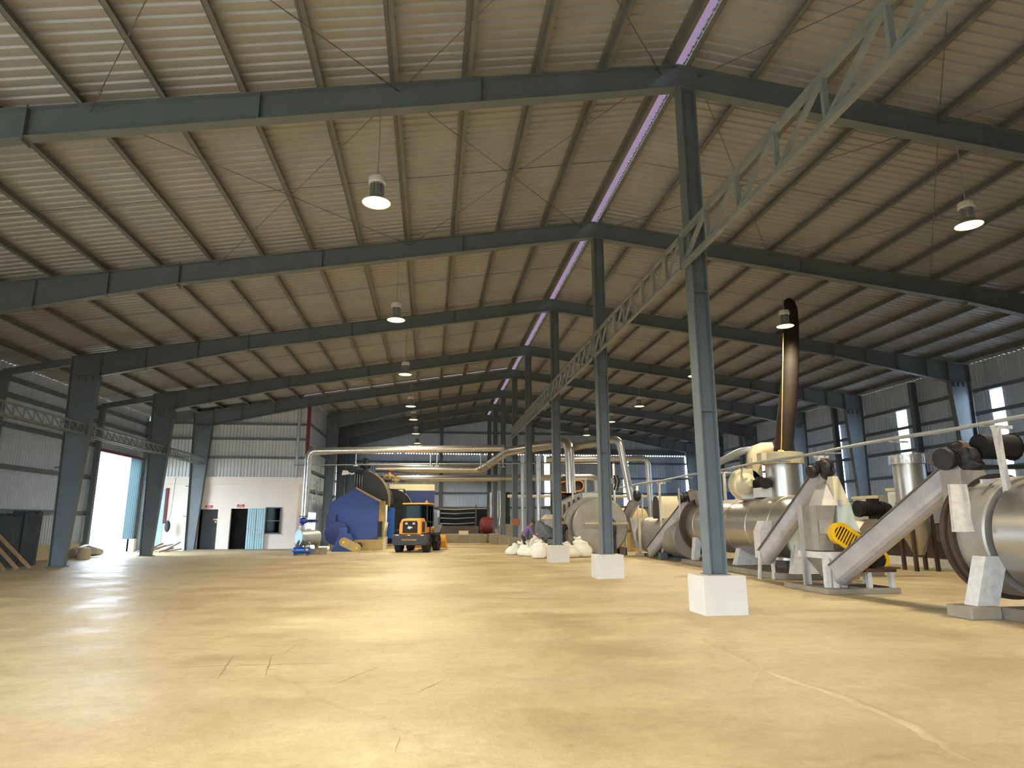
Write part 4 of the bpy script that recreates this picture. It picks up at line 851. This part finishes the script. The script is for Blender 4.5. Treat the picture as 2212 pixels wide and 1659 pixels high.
b = MB(); b.lathe([(.0, 0), (.13, 0), (.17, .36), (.18, .38), (.16, .38), (.12, .03), (0, .03)], (4.9, 48.6, .7), (0, 0, 1), 18); b.build('pail', 'galv', bk)
b = MB(); b.ring((4.9, 48.6, 1.08), (0, 1, 0), .16, .008, 20, 6); b.build('handle', 'galv', bk)
# ------------------------------------------------------------------ pump station left of the furnace
bt = thing('receiver_tank', (-6.1, 34.5, 0), 'grey horizontal tank with pale round end, below the foil steam pipe', 'tank')
b = MB(); b.lathe([(0, 0), (.36, 0), (.38, .02), (.38, .9), (.33, 1.05), (.2, 1.13), (0, 1.16)], (-6.45, 34.3, .82), (.78, .62, 0), 32); b.build('shell', 'galv', bt)
b = MB(); b.lathe([(0, 0), (.385, 0), (.39, .02), (0, .03)], (-6.47, 34.28, .82), (.78, .62, 0), 32); b.build('end_plate', 'skyblue', bt)
b = MB(); b.box(-6.5, -6.3, 34.3, 34.5, .25, .5); b.box(-5.75, -5.6, 34.8, 35.1, .25, .5); b.box(-6.6, -5.4, 34.1, 35.2, .0, .25); b.build('foot', 'concrete', bt)
b = MB(); b.tube((-6.5, 34.6, 1.15), (-6.5, 34.6, 1.42), .06, n=10); b.tube((-6.3, 34.7, 1.15), (-6.3, 34.7, 1.42), .06, n=10); b.box(-6.2, -5.95, 34.6, 34.8, 1.17, 1.27); b.build('nozzle', 'white', bt)
vp = thing('pressure_reducer', (-6.4, 34.8, 1.42), 'blue flanged valve with finned neck on the grey tank', 'valve')
b = MB(); b.ball((-6.4, 34.9, 1.63), .2, 14, (1.1, 1, .9)); b.tube((-6.4, 34.9, 1.40), (-6.4, 34.9, 1.45), .24, n=16); b.tube((-6.4, 34.9, 1.83), (-6.4, 34.9, 1.88), .24, n=16); b.build('body', 'valve', vp)
b = MB(); pr_ = [(0, 0), (.12, 0)]
for i in range(4): pr_ += [(.07, .14+.1*i), (.14, .17+.1*i), (.14, .19+.1*i), (.07, .22+.1*i)]
b.lathe(pr_+[(0, .6)], (-6.25, 34.9, 1.63), (1, 0, 0), 16, False); b.build('finned_neck', 'navy_dark', vp)
cp = thing('air_compressor', (-6.12, 33.5, 0), 'small bright blue air compressor on the floor by the room corner', 'compressor')
b = MB(); b.lathe([(0, 0), (.1, .02), (.15, .08), (.155, .14), (.155, .76), (.15, .82), (.1, .88), (0, .9)], (-6.57, 33.5, .24), (1, 0, 0), 24); b.build('tank', 'blue', cp)
b = MB(); b.tube((-5.86, 33.36, .27), (-5.86, 33.33, .27), .06, n=14); b.build('round_label', 'yellow', cp)
b = MB()
for i in range(8): b.box(-6.36+.045*i, -6.33+.045*i, 33.335, 33.34, .25, .28)
b.build('lettering', 'white', cp)
for i, x in enumerate((-6.36, -6.16, -5.98)):
    b = MB()
    for q in range(6): b.tube((x-.03+.02*q, 33.5-.01*q, .42+.045*q), (x-.015+.02*q, 33.5-.01*q, .445+.045*q), .085-.004*q, n=12)
    b.tube((x-.03, 33.5, .38), (x+.09, 33.44, .7), .05, n=10); b.build('cylinder_head', 'grey_panel', cp)
b = MB(); b.ring((-5.82, 33.46, .5), (.2, 1, 0), .1, .015, 16, 6); b.tube((-5.98, 33.5, .42), (-5.75, 33.5, .42), .07, n=10); b.build('flywheel', 'cream', cp)
for x in (-6.44, -5.84):
    b = MB(); b.tube((x, 33.38, .06), (x, 33.44, .06), .06, n=14); b.tube((x, 33.56, .06), (x, 33.62, .06), .06, n=14); b.tube((x, 33.38, .06), (x, 33.62, .06), .015, n=6); b.build('wheel', 'navy_dark', cp)
b = MB(); b.box(-5.5, -5.1, 34.2, 34.6, 0, .33); tag(b.build('concrete_cube', 'concrete'), 'rough concrete cube between the compressor and the blower', 'block')
ld_ = thing('wall_ladder', (XS+.2, 44, 2.5), 'small steel ladder fixed high on the rear side wall', 'ladder')
b = MB(); b.box(XS+.15, XS+.19, 44, 44.05, 2.5, 4.2); b.box(XS+.15, XS+.19, 44.5, 44.55, 2.5, 4.2)
for i in range(6): b.box(XS+.15, XS+.19, 44.05, 44.5, 2.6+.28*i, 2.63+.28*i)
b.build('rails', 'galv', ld_)
# ------------------------------------------------------------------ office front: doors, window, signs
for (nm, x0, x1, z1, m) in (('door_2', -15.93, -15.1, 3.4, 'skyblue'),):
    b = MB(); b.box(x0, x1, Y5-.03, Y5+.03, .02, z1); b.box(x0, x1, Y5-.05, Y5-.03, 1.6, 1.68); struct(b.build(nm, m, origin=(0, 0, 0)))
b = MB(); b.box(-15.1, -14.95, Y5-.08, Y5+.1, 1.5, 3.5); struct(b.build('trim_22', 'maroon', origin=(0, 0, 0)))
b = MB(); b.box(-13.2, -12.15, Y5+.6, Y5+.66, 0, 2.28); dd = struct(b.build('door_3', 'grey_panel', origin=(0, 0, 0)))
for i, (x, z, m) in enumerate(((-12.5, 1.72, 'led_red'), (-12.4, 1.72, 'led_red'), (-12.33, 1.72, 'led_green'), (-12.42, 1.58, 'led_green'))):
    b = MB(); b.tube((x, Y5+.56, z), (x, Y5+.6, z), .035, n=10); b.build('indicator_light', m, dd)
dl = thing('folding_door', (-10, Y5-.06, 0), 'pale blue ribbed double door leaf folded open against the white wall', 'door')
for i, (x0, x1) in enumerate(((-10.47, -9.99), (-9.96, -9.48))):
    b = MB(); b.corr((x0, Y5-.12, .03), (1, 0, 0), (0, -1, 0), x1-x0, 0, 2.32, .12, .02); b.box(x0, x1, Y5-.11, Y5-.08, .03, 2.35); l_ = b.build('leaf', 'skyblue', dl)
    b = MB(); b.box(x0+.02, x1-.02, Y5-.16, Y5-.14, 1.15, 1.2); b.box(x0+.02, x1-.02, Y5-.16, Y5-.14, .85, .9); b.build('bar', 'galv', l_)
b = MB(); 
for (a, c, e, f) in ((-9.5, -8.6, .9, .97), (-9.5, -8.6, 2.36, 2.42), (-9.5, -9.44, .9, 2.42), (-8.68, -8.6, .9, 2.42), (-9.46, -8.64, 1.62, 1.67)): b.box(a, c, Y5-.06, Y5+.06, e, f)
struct(b.build('window_20', 'grey_panel', origin=(0, 0, 0)))
b = MB(); b.box(-9.46, -8.64, Y5+.02, Y5+.03, .95, 2.36); struct(b.build('window_21', 'glass', origin=(0, 0, 0)))
b = MB(); b.box(-9.3, -8.75, Y5+.5, Y5+.8, 0, 1.6); 
cb = tag(b.build('switch_cabinet', 'galv'), 'grey switch cabinet seen through the lower office window', 'cabinet')
for (xc, zc, l) in ((-12.68, 2.44, 'small red sign above the left dark doorway'), (-10.92, 2.5, 'small red sign above the right dark doorway')):
    sg = thing('sign', (xc, Y5-.02, zc), l, 'sign', 'red door signs')
    b = MB(); b.box(xc-.2, xc+.2, Y5-.03, Y5, zc-.08, zc+.08); b.build('plate', 'red', sg)
    b = MB()
    for row, k in ((.035, 5), (-.03, 8)):
        wd = .34/8
        for i in range(k): b.box(xc-wd*k/2+i*wd+.006, xc-wd*k/2+(i+1)*wd-.006, Y5-.034, Y5-.03, zc+row-.018, zc+row+.018)
    b.build('lettering', 'white', sg)
b = MB(); b.box(-13.4, -7.6, Y5-.9, Y5-.1, 0, .06); struct(b.build('trim_23', 'concrete', origin=(0, 0, 0)))
# lorry doorway: hanging sheet leaf, low kerb, sacks of rubble, poles
lf = thing('sliding_door', (XLW+.4, 38.2, .7), 'pale blue sheet door leaf at the right side of the bright doorway', 'door')
b = MB(); b.corr((XLW+.3, 37.6, .7), (0, 1, 0), (1, 0, 0), 1.3, 0, 4.3, .2, .03); b.build('leaf', 'blue_sheet', lf)
b = MB(); b.box(XLW+.26, XLW+.36, 34.0, 39.2, 5.0, 5.1); b.build('track', 'maroon', lf)
b = MB(); b.box(XLW+.35, XLW+.6, 38.4, 38.7, 0, .7); tag(b.build('door_kerb', 'cream'), 'short cream pier under the pale blue sheet door leaf', 'pier')
for i in range(7):
    b = MB(); x = -15.6+random.uniform(0, 1.6); y = 37.5+random.uniform(0, .9)
    b.beam((x, y, .035), (x+random.uniform(.4, 1.3), y+.9, .5-.06*i), .07, .07); tag(b.build('timber_pole', 'timber' if i % 2 else 'galv'), '%s pole lying loose in the scrap heap behind the fourth frame leg' % ('wooden' if i % 2 else 'metal'), 'pole', 'scrap poles by the doorway %s' % ('wood' if i % 2 else 'metal'))
for i, (x, y, r, l) in enumerate(((-15.1, 31.7, .26, 'short pale drum-like roll at the left foot of the bright doorway'), (-15.6, 32.8, .3, 'grey bundle lying across the foot of the bright doorway'))):
    b = MB(); 
    if i: b.path([(x-.2, y-.7, .24), (x, y, .3), (x+.1, y+1.2, .2)], [.2, .3, .16], 14)
    else: b.lathe([(0, 0), (r, 0), (r*1.02, .3), (r*.9, .48), (0, .5)], (x, y, 0), (0, 0, 1), 20)
    tag(b.build('bundle', 'stainless_dull' if i else 'cream'), l, 'bundle')
b = MB(); b.ball((-14.6, 39.4, 1.35), .22, 12, (.7, .7, 1.5)); b.path([(-14.6, 39.4, 1.6), (-14.6, 39.7, 2.0), (-14.6, 39.9, 4.1)], .012, 6); tag(b.build('hanging_bag', 'stackdark'), 'dark bag hanging by a cord on the white wall near the blue door', 'bag')
for k in range(3):
    b = MB(); y = 24.2+k*1.15; rr2 = random.Random(k); pts = []
    for i in range(9): pts.append((XLW+1.6+rr2.uniform(-.04, .04), y+i*.14, 1.72+.1*k+rr2.uniform(-.06, .1)))
    b.prism([(XLW+1.6, y, 0)]+pts+[(XLW+1.6, y+1.12, 0)], (-.55, .1*k, .0)); tag(b.build('sheet_stack', 'stackdark'), ['dark upright sheet stack by the left wall, at the left picture edge', 'dark upright sheet stack by the left wall, middle one', 'dark upright sheet stack by the left wall, nearest the third frame leg'][k], 'stack', 'dark stacks by the left wall')
for k in range(3):
    b = MB(); b.beam((-14.1+.12*k, 24.5+.5*k, .02), (-14.85, 24.2+.45*k, 1.0+.1*k), .12, .04, (0, 1, 0)); tag(b.build('timber_plank', 'timber'), ['wooden plank leaning on the dark stack, at the left picture edge', 'middle wooden plank leaning on the dark stack', 'wooden plank leaning on the dark stack, rightmost'][k], 'plank', 'planks by the left wall')
# ------------------------------------------------------------------ wheel loader (local frame: x right, y forward, rear at y=0)
lo = thing('wheel_loader', (-1.04, 35.3, 0), 'small yellow wheel loader with black rear counterweight, parked facing away', 'loader', None, math.radians(-13.6))
def P(mb, name, m, par=None, **k): return mb.build(name, m, par or lo, local=True, **k)
b = MB(); b.prism([(-.93, 0, .5), (-.86, 0, .38), (.86, 0, .38), (.93, 0, .5), (.93, 0, .93), (-.93, 0, .93)], (0, .42, 0)); cw = P(b, 'counterweight', 'counterweight', bevel=.03)
b = MB()
for x in (-.88, -.28, .46): b.box(x, x+.14, -.008, 0, .87, .92)
P(b, 'red_reflector', 'red', cw)
b = MB()
for x in (-.74, -.12, .6): b.box(x, x+.16, -.008, 0, .87, .92)
P(b, 'white_reflector', 'white', cw)
b = MB(); pat = [1, 2, 3, 1, 2, 1, 3, 2, 1, 2, 3, 1]
for i, q in enumerate(pat):
    x = -.42+i*.068; b.box(x, x+.014, -.008, 0, .62, .69)
    b.box(x, x+.05, -.008, 0, .62 if q != 2 else .676, .634 if q != 2 else .69); b.box(x+.036, x+.05, -.008, 0, .62 if q > 1 else .655, .69)
P(b, 'lettering', 'yellow', cw)
b = MB(); b.prism([(-.6, .08, .93), (.6, .08, .93), (.58, .08, 1.45), (.46, .08, 1.72), (-.46, .08, 1.72), (-.58, .08, 1.45)], (0, 1.35, .06)); hd = P(b, 'engine_hood', 'orange', bevel=.04)
b = MB(); b.prism([(-.4, .03, 1.0), (.4, .03, 1.0), (.4, .03, 1.55), (.34, .03, 1.62), (-.34, .03, 1.62), (-.4, .03, 1.55)], (0, .06, 0)); gl = P(b, 'grille', 'black', bevel=.02)
for x in (-.26, .14):
    b = MB(); b.box(x, x+.13, .015, .03, 1.44, 1.54); P(b, 'tail_lamp', 'pale', gl)
b = MB(); b.prism([(-.17, .012, 1.25), (-.08, .012, 1.31), (-.1, .012, 1.38), (-.02, .012, 1.33), (.06, .012, 1.34), (.17, .012, 1.26), (.05, .012, 1.25), (-.02, .012, 1.19), (-.08, .012, 1.24)], (0, .014, 0)); P(b, 'emblem', 'white', gl)
b = MB()
for i in range(5): b.box(.595, .61, .35+.0*i, .8, 1.08+.1*i, 1.13+.1*i)
b.box(.59, .6, .3, .85, 1.04, 1.58); P(b, 'side_vent', 'black', hd)
b = MB(); b.box(-.6, .6, 1.35, 2.5, .95, 1.6); P(b, 'cab_base', 'orange', bevel=.02)
b = MB()
for x in (-.62, .62):
    for y in (1.25, 2.5): b.beam((x, y, 1.55), (x*.96, y, 2.48), .07, .07, (0, 1, 0))
for z in (1.58, 2.46): b.box(-.64, .64, 1.22, 1.28, z-.03, z+.03); b.box(-.64, .64, 2.47, 2.53, z-.03, z+.03); b.box(-.65, -.59, 1.25, 2.5, z-.03, z+.03); b.box(.59, .65, 1.25, 2.5, z-.03, z+.03)
b.box(.6, .64, 1.9, 1.96, 1.0, 2.46); P(b, 'cab_frame', 'black')
b = MB(); b.box(-.6, .6, 1.245, 1.255, 1.6, 2.44); b.box(-.6, .6, 2.495, 2.505, 1.6, 2.44); b.box(-.62, -.61, 1.28, 2.47, 1.6, 2.44); b.box(.61, .62, 1.28, 2.47, 1.3, 2.44); P(b, 'cab_glass', 'glass')
b = MB(); b.box(-.74, .74, 1.05, 2.65, 2.5, 2.58); P(b, 'cab_roof', 'orange', bevel=.03)
b = MB(); b.lathe([(0, 0), (.06, 0), (.055, .1), (.03, .14), (0, .15)], (.55, 1.3, 2.58), (0, 0, 1), 14); P(b, 'beacon', 'amber')
b = MB(); b.box(-.25, .25, 1.75, 2.15, 1.5, 1.62); b.box(-.25, .25, 1.62, 1.75, 1.5, 2.0); P(b, 'seat', 'black')
b = MB(); b.box(-.12, .02, 1.5, 1.6, 1.62, 1.86); P(b, 'dash_item', 'white')
b = MB(); b.beam((.62, 2.5, 2.2), (.95, 2.55, 2.15), .02, .02); b.box(.86, 1.0, 2.5, 2.53, 1.85, 2.2); P(b, 'mirror', 'galv')
b = MB(); b.box(.6, 1.0, 1.5, 3.0, .9, 1.0); b.box(.62, .95, 2.0, 2.35, .5, .9); b.beam((.85, 2.7, .95), (.85, 3.5, 1.4), .25, .05, (0, 0, 1)); b.box(-1.0, -.6, 1.5, 3.0, .9, 1.0); P(b, 'fender', 'black')
b = MB(); b.box(-.35, .35, .3, 3.4, .45, .95); b.box(-.7, .7, .68, .82, .35, .5); b.box(-.7, .7, 2.93, 3.07, .35, .5); P(b, 'chassis', 'rusty')
for x in (-.45, .45):
    b = MB(); b.path([(x, 2.7, 1.2), (x, 3.3, 1.25), (x, 3.9, .6), (x, 4.2, .35)], .09, 8); P(b, 'lift_arm', 'orange')
b = MB(); b.prism([(-.98, 4.2, .08), (-.98, 4.95, .05), (-.98, 4.95, .1), (-.98, 4.3, .16), (-.98, 4.24, .45), (-.98, 4.36, .82), (-.98, 4.3, .84), (-.98, 4.14, .45)], (1.96, 0, 0)); b.prism([(-.98, 4.2, .08), (-.98, 4.95, .05), (-.98, 4.36, .82), (-.98, 4.14, .45)], (.03, 0, 0)); b.prism([(.95, 4.2, .08), (.95, 4.95, .05), (.95, 4.36, .82), (.95, 4.14, .45)], (.03, 0, 0)); P(b, 'front_bucket', 'orange')
def wheel_mb(x, y):
    b = MB(); s = 1 if x > 0 else -1
    b.lathe([(.2, -.17), (.4, -.17), (.45, -.13), (.455, 0), (.45, .13), (.4, .17), (.2, .17)], (x, y, .46), (1, 0, 0), 28)
    for i in range(18):
        for q in (-1, 1):
            a = 2*math.pi*(i+.25*q)/18; c = V(x+q*.09, y+.455*math.cos(a), .46+.455*math.sin(a)); b.beam(c-V(.075, 0, 0), c+V(.075, 0, 0), .05, .03, (0, math.cos(a), math.sin(a)))
    return b
for x in (-.74, .74):
    for y in (.75, 3.0):
        wh = P(wheel_mb(x, y), 'wheel', 'rubber'); s = 1 if x > 0 else -1
        b = MB(); b.lathe([(0, 0), (.1, .02), (.14, -.05), (.26, -.06), (.28, .02), (.2, .02)], (x+s*.15, y, .46), (s, 0, 0), 20); P(b, 'hub', 'maroon', wh)
# ------------------------------------------------------------------ sacks
def sack(x, y, h, r, lean, seed, label, rz=0.0, flat=.72):
    rnd = random.Random(seed); n = 20; m = 16; vs = []
    ph = [rnd.uniform(0, 6.28) for _ in range(5)]
    for j in range(m+1):
        t = j/m
        if t < .74: rr = r*(.80+.30*math.sin(math.pi*min(1, t/.62*.9+.08))) if t > .04 else r*.74
        elif t < .84: rr = r*(1.0-.70*(t-.74)/.10)*.92
        else: rr = r*(.26+.34*(t-.84)/.16)
        for i in range(n):
            a = 2*math.pi*i/n; q = rr*(1+.05*math.sin(3*a+ph[0]+4*t)+.04*math.sin(5*a+ph[1]-7*t)+(.22*math.sin(2*a+ph[2]) if t > .84 else 0))
            zz = h*t+(.05*math.sin(2*a+ph[3])+.03*math.sin(5*a+ph[4]) if t > .9 else .012*math.sin(4*a+ph[4]+9*t))*(1 if t > .05 else 0)
            X_, Y_ = q*math.cos(a), q*math.sin(a)*flat
            vs.append(V(x+X_*math.cos(rz)-Y_*math.sin(rz)+lean[0]*t*t, y+X_*math.sin(rz)+Y_*math.cos(rz)+lean[1]*t*t, max(0.0, zz)))
    b = MB(); b.add(vs, [(j*n+i, j*n+(i+1) % n, (j+1)*n+(i+1) % n, (j+1)*n+i) for j in range(m) for i in range(n)], True); b.add(vs[:n], [tuple(range(n))[::-1]])
    c = sum(vs[-n:], V(0, 0, 0))/n-V(0, 0, .04); b.add(vs[-n:]+[c], [(i, (i+1) % n, n) for i in range(n)], True)
    t = b.build('sack', 'sack'); md = t.modifiers.new('soft', 'SUBSURF'); md.levels = 1; md.render_levels = 1
    return tag(t, label, 'sack', 'full white sacks beside the third ridge column')
for i, (bx, by, h, r, ln, l) in enumerate([
    (1107, 1199, .52, .34, (.22, 0), 'slumped white sack, leftmost of the pile'), (1122, 1198, .62, .32, (.1, 0), 'slumped white sack, second from the left of the pile'),
    (1134, 1201, .62, .32, (.12, .1), 'white sack in the left pile, below the worker'), (1146, 1202, .5, .32, (.2, 0), 'low white sack at the front of the left pile'),
    (1158, 1197, .95, .36, (.05, 0), 'tall white sack the purple shirted worker reaches for'), (1165, 1207, .8, .33, (.02, .02), 'white sack at the front, lit cream on its right half'),
    (1178, 1206, .62, .28, (-.03, .02), 'white sack immediately left of the plinth of the third column'), (1174, 1195, 1.05, .3, (.05, 0), 'upright white sack with torn top left of the third column'),
    (1189, 1192, 1.15, .3, (0, 0), 'tallest white sack, directly left of the third column, behind the plinth'), (1222, 1196, .78, .33, (.05, 0), 'white sack just right of the third column, behind the plinth'),
    (1236, 1205, .66, .4, (-.22, 0), 'fat white sack leaning left, right of the third column'), (1247, 1198, .72, .34, (0, .1), 'white sack at the back of the right-hand pile'),
    (1262, 1204, .9, .42, (-.28, 0), 'big rounded white sack, rightmost of the pile')]):
    p = at(bx, by, Z=0); sack(p.x, p.y+.2, h, r, ln, i+3, l, random.uniform(-.4, .4))
# ------------------------------------------------------------------ people
def skin(name, verts, edges, m, parent, sub=2, root=0):
    me = bpy.data.meshes.new(name); bm = bmesh.new(); lay = bm.verts.layers.skin.verify(); vv = []
    for i, (co, r) in enumerate(verts):
        v = bm.verts.new(co); v[lay].radius = (r, r) if not isinstance(r, tuple) else r; v[lay].use_root = (i == root); vv.append(v)
    for a, c in edges: bm.edges.new((vv[a], vv[c]))
    bm.to_mesh(me); bm.free(); me.materials.append(MATS[m])
    o = bpy.data.objects.new(name, me); COL.objects.link(o); o.parent = parent; WL[o.name] = V(0, 0, 0)
    s = o.modifiers.new('skin', 'SKIN'); s.use_smooth_shade = True; ss = o.modifiers.new('sub', 'SUBSURF'); ss.levels = sub; ss.render_levels = sub
    return o
def person(loc, rz, label, pose, shirt, trouser, sleeve=.55):
    t = thing('person', loc, label, 'person', None, rz)
    J = dict(pose); ks = list(J); idx = {k: i for i, k in enumerate(ks)}
    vr = [(J[k][:3], J[k][3]) for k in ks]
    E_ = [('pelvis', 'waist'), ('waist', 'chest'), ('chest', 'neck'), ('neck', 'skull'), ('skull', 'crown'), ('pelvis', 'hipL'), ('hipL', 'kneeL'), ('kneeL', 'ankL'), ('ankL', 'toeL'), ('pelvis', 'hipR'), ('hipR', 'kneeR'), ('kneeR', 'ankR'), ('ankR', 'toeR'),
          ('chest', 'shL'), ('shL', 'elL'), ('elL', 'wrL'), ('wrL', 'palmL'), ('chest', 'shR'), ('shR', 'elR'), ('elR', 'wrR'), ('wrR', 'palmR')]
    vs = list(vr); ed = [(idx[a], idx[c]) for a, c in E_]
    for sfx in ('L', 'R'):
        pm_ = Vector(J['palm'+sfx][:3]); d = (pm_-Vector(J['wr'+sfx][:3])).normalized(); s = d.cross(V(0, 1, 0)); s = s.normalized() if s.length > .1 else V(1, 0, 0)
        for f, (o, L) in enumerate(((-.035, .065), (-.012, .08), (.012, .075), (.034, .06), (-.05, .04))):
            base = pm_+s*o+d*(.01 if f < 4 else -.03); tip = base+d*L+(s*-.02 if f == 4 else V(0, 0, -.015)); vs.append((tuple(base), .009)); vs.append((tuple(base+(tip-base)*.55), .0085)); vs.append((tuple(tip), .007)); k = len(vs); ed += [(idx['palm'+sfx], k-3), (k-3, k-2), (k-2, k-1)]
    body = skin('body', vs, ed, 'skin', t)
    def pt(k): return Vector(J[k][:3])
    lp = lambda a, c, f: tuple(pt(a)+(pt(c)-pt(a))*f)
    sv = [(tuple(pt('pelvis')+V(0, 0, .0)), .15), (tuple(pt('waist')), .165), (tuple(pt('chest')), .18), (lp('chest', 'neck', .55), .10)]
    se = [(0, 1), (1, 2), (2, 3)]
    for s_ in 'LR':
        k = len(sv); sv += [(tuple(pt('sh'+s_)), .078), (lp('sh'+s_, 'el'+s_, .8), .062)]; se += [(2, k), (k, k+1)]
        if sleeve > .8: sv += [(tuple(pt('el'+s_)), .055), (lp('el'+s_, 'wr'+s_, .8), .045)]; se += [(k+1, k+2), (k+2, k+3)]
    skin('shirt', sv, se, shirt, t)
    tv = [(tuple(pt('pelvis')+V(0, 0, .12)), .15), (tuple(pt('pelvis')), .15)]; te = [(0, 1)]
    for s_ in 'LR':
        k = len(tv); tv += [(tuple(pt('hip'+s_)), .105), (tuple(pt('knee'+s_)), .075), (tuple(pt('ank'+s_)+V(0, 0, .04)), .06)]; te += [(1, k), (k, k+1), (k+1, k+2)]
    skin('trousers', tv, te, trouser, t)
    hc = (pt('skull')+pt('crown'))/2; hd_ = (pt('crown')-pt('skull')).normalized(); fr_ = V(1, 0, 0)
    b = MB(); b.ball(hc+hd_*.045-fr_*.02, .108, 14, (1.0, .92, .95)); b.build('hair', 'hair', t, local=True)
    for q, nm_ in ((1, 'shoe'), (-1, 'shoe')):
        a = pt('ankL' if q > 0 else 'ankR'); b = MB(); b.ball((a.x+.06, a.y, .05), .06, 10, (2.0, .85, .8)); b.build(nm_, 'black', t, local=True)
    b = MB()
    for q in (-1, 1): b.ball(hc+fr_*.088+V(0, .033*q, 0)+hd_*.005, .011, 8); b.ball(hc+V(0, .095*q, 0)-hd_*.01, .024, 8, (.6, .5, 1))
    b.ball(hc+fr_*.1-hd_*.025, .017, 8, (1.1, .8, 1.4)); b.ball(hc+fr_*.09-hd_*.06, .018, 8, (.5, 1.4, .5)); b.build('face_features', 'skin', t, local=True)
    return t
# worker in purple bends forward to the right over the sacks (local +x is where they face)
bend = [('pelvis', (0, 0, .88, .13)), ('waist', (.06, 0, 1.03, .125)), ('chest', (.24, 0, 1.27, .15)), ('neck', (.37, 0, 1.42, .055)), ('skull', (.43, 0, 1.48, .085)), ('crown', (.50, 0, 1.60, .085)),
        ('hipL', (0, .09, .84, .09)), ('kneeL', (.08, .12, .47, .06)), ('ankL', (-.02, .13, .09, .042)), ('toeL', (.14, .13, .035, .03)),
        ('hipR', (0, -.09, .84, .09)), ('kneeR', (.1, -.12, .47, .06)), ('ankR', (.08, -.14, .09, .042)), ('toeR', (.24, -.14, .035, .03)),
        ('shL', (.28, .17, 1.32, .06)), ('elL', (.42, .2, 1.06, .045)), ('wrL', (.62, .12, .95, .03)), ('palmL', (.70, .09, .93, .032)),
        ('shR', (.28, -.17, 1.32, .06)), ('elR', (.40, -.2, 1.06, .045)), ('wrR', (.60, -.12, .94, .03)), ('palmR', (.68, -.09, .92, .032))]
person((4.45, 31.6, 0), math.radians(-10), 'worker in a purple shirt bending over the white sacks', bend, 'purple', 'denim', .9)
stand = [('pelvis', (0, 0, .92, .13)), ('waist', (0, 0, 1.08, .125)), ('chest', (.02, 0, 1.33, .15)), ('neck', (.03, 0, 1.5, .055)), ('skull', (.05, 0, 1.57, .08)), ('crown', (.07, 0, 1.69, .085)),
         ('hipL', (0, .09, .88, .09)), ('kneeL', (.03, .1, .48, .06)), ('ankL', (-.02, .1, .09, .042)), ('toeL', (.13, .11, .035, .03)),
         ('hipR', (0, -.09, .88, .09)), ('kneeR', (.03, -.1, .48, .06)), ('ankR', (-.02, -.1, .09, .042)), ('toeR', (.13, -.11, .035, .03)),
         ('shL', (.02, .19, 1.4, .06)), ('elL', (-.02, .25, 1.12, .045)), ('wrL', (.1, .25, .88, .03)), ('palmL', (.13, .24, .8, .032)),
         ('shR', (.02, -.19, 1.4, .06)), ('elR', (-.02, -.26, 1.12, .045)), ('wrR', (.08, -.27, .88, .03)), ('palmR', (.1, -.26, .8, .032))]
person((6.2, 30.9, 0), math.radians(95), 'worker in a black T-shirt half hidden behind the third ridge column', stand, 'blackcloth', 'denim', .5)

# ------------------------------------------------------------------ dust ridge and scuffs on the floor
def dusty(pts, wd, h, name, m, label, seed=1):
    rn = random.Random(seed); vs = []; P_ = []
    for a, c in zip(pts, pts[1:]):
        a, c = Vector(a), Vector(c); k = max(2, int((c-a).length/.12))
        for i in range(k): P_.append(a+(c-a)*i/k)
    P_.append(Vector(pts[-1])); n_ = len(P_)
    for i, p in enumerate(P_):
        d = (P_[min(i+1, n_-1)]-P_[max(i-1, 0)]).normalized(); sd = V(-d.y, d.x, 0); f = min(1, i/4, (n_-1-i)/4)
        ww = wd*(.6+.5*rn.random())*(.15+.85*f); hh = h*(.4+.8*rn.random())*f; o = sd*(rn.uniform(-.5, .5)+.9*math.sin(i*.35+seed))*wd
        for q, z in ((-1, 0.001), (-.45, hh*.7), (.1, hh), (.5, hh*.6), (1, 0.001)): vs.append(p+o+sd*ww*q+V(0, 0, z))
    b = MB(); b.add(vs, [(i*5+j, i*5+j+1, (i+1)*5+j+1, (i+1)*5+j) for i in range(n_-1) for j in range(4)], True)
    return tag(b.build(name, m, origin=(P_[0].x, P_[0].y, 0)), label, 'dust', None, 'stuff')
F_ = lambda x, y: tuple(at(x, y, Z=0))
dusty([F_(1462, 1362), F_(1560, 1400), F_(1630, 1445)], .07, .012, 'dust_ridge', 'floor', 'crumbly ridge of dust on the floor in front of the nearest plinth')
dusty([F_(1640, 1440), F_(1632, 1492), F_(1570, 1500)], .035, .007, 'dust_ridge', 'floor', 'hooked dust trail near the middle of the right floor', 2)
dusty([F_(1640, 1440), F_(1790, 1495), F_(1960, 1570), F_(2140, 1650)], .07, .011, 'dust_ridge', 'floor', 'long dust ridge running to the bottom right corner', 3)
for i, (a, c) in enumerate((((508, 1415), (468, 1468)), ((590, 1413), (570, 1462)), ((360, 1442), (720, 1432)), ((640, 1392), (610, 1412)), ((726, 1478), (820, 1440)), ((890, 1502), (960, 1468)), ((866, 1590), (858, 1626)))):
    dusty([F_(*a), F_(*c)], .012, .002, 'scuff_mark', 'dustdark', ['dark scuff line on the left floor, left one of a pair', 'dark scuff line on the left floor, right one of a pair', 'long thin scuff crossing the left floor', 'short scuff above the long thin one', 'slanting scuff on the middle left floor', 'faint slanting scuff left of the picture middle', 'small dark smear near the bottom edge'][i], i+10)
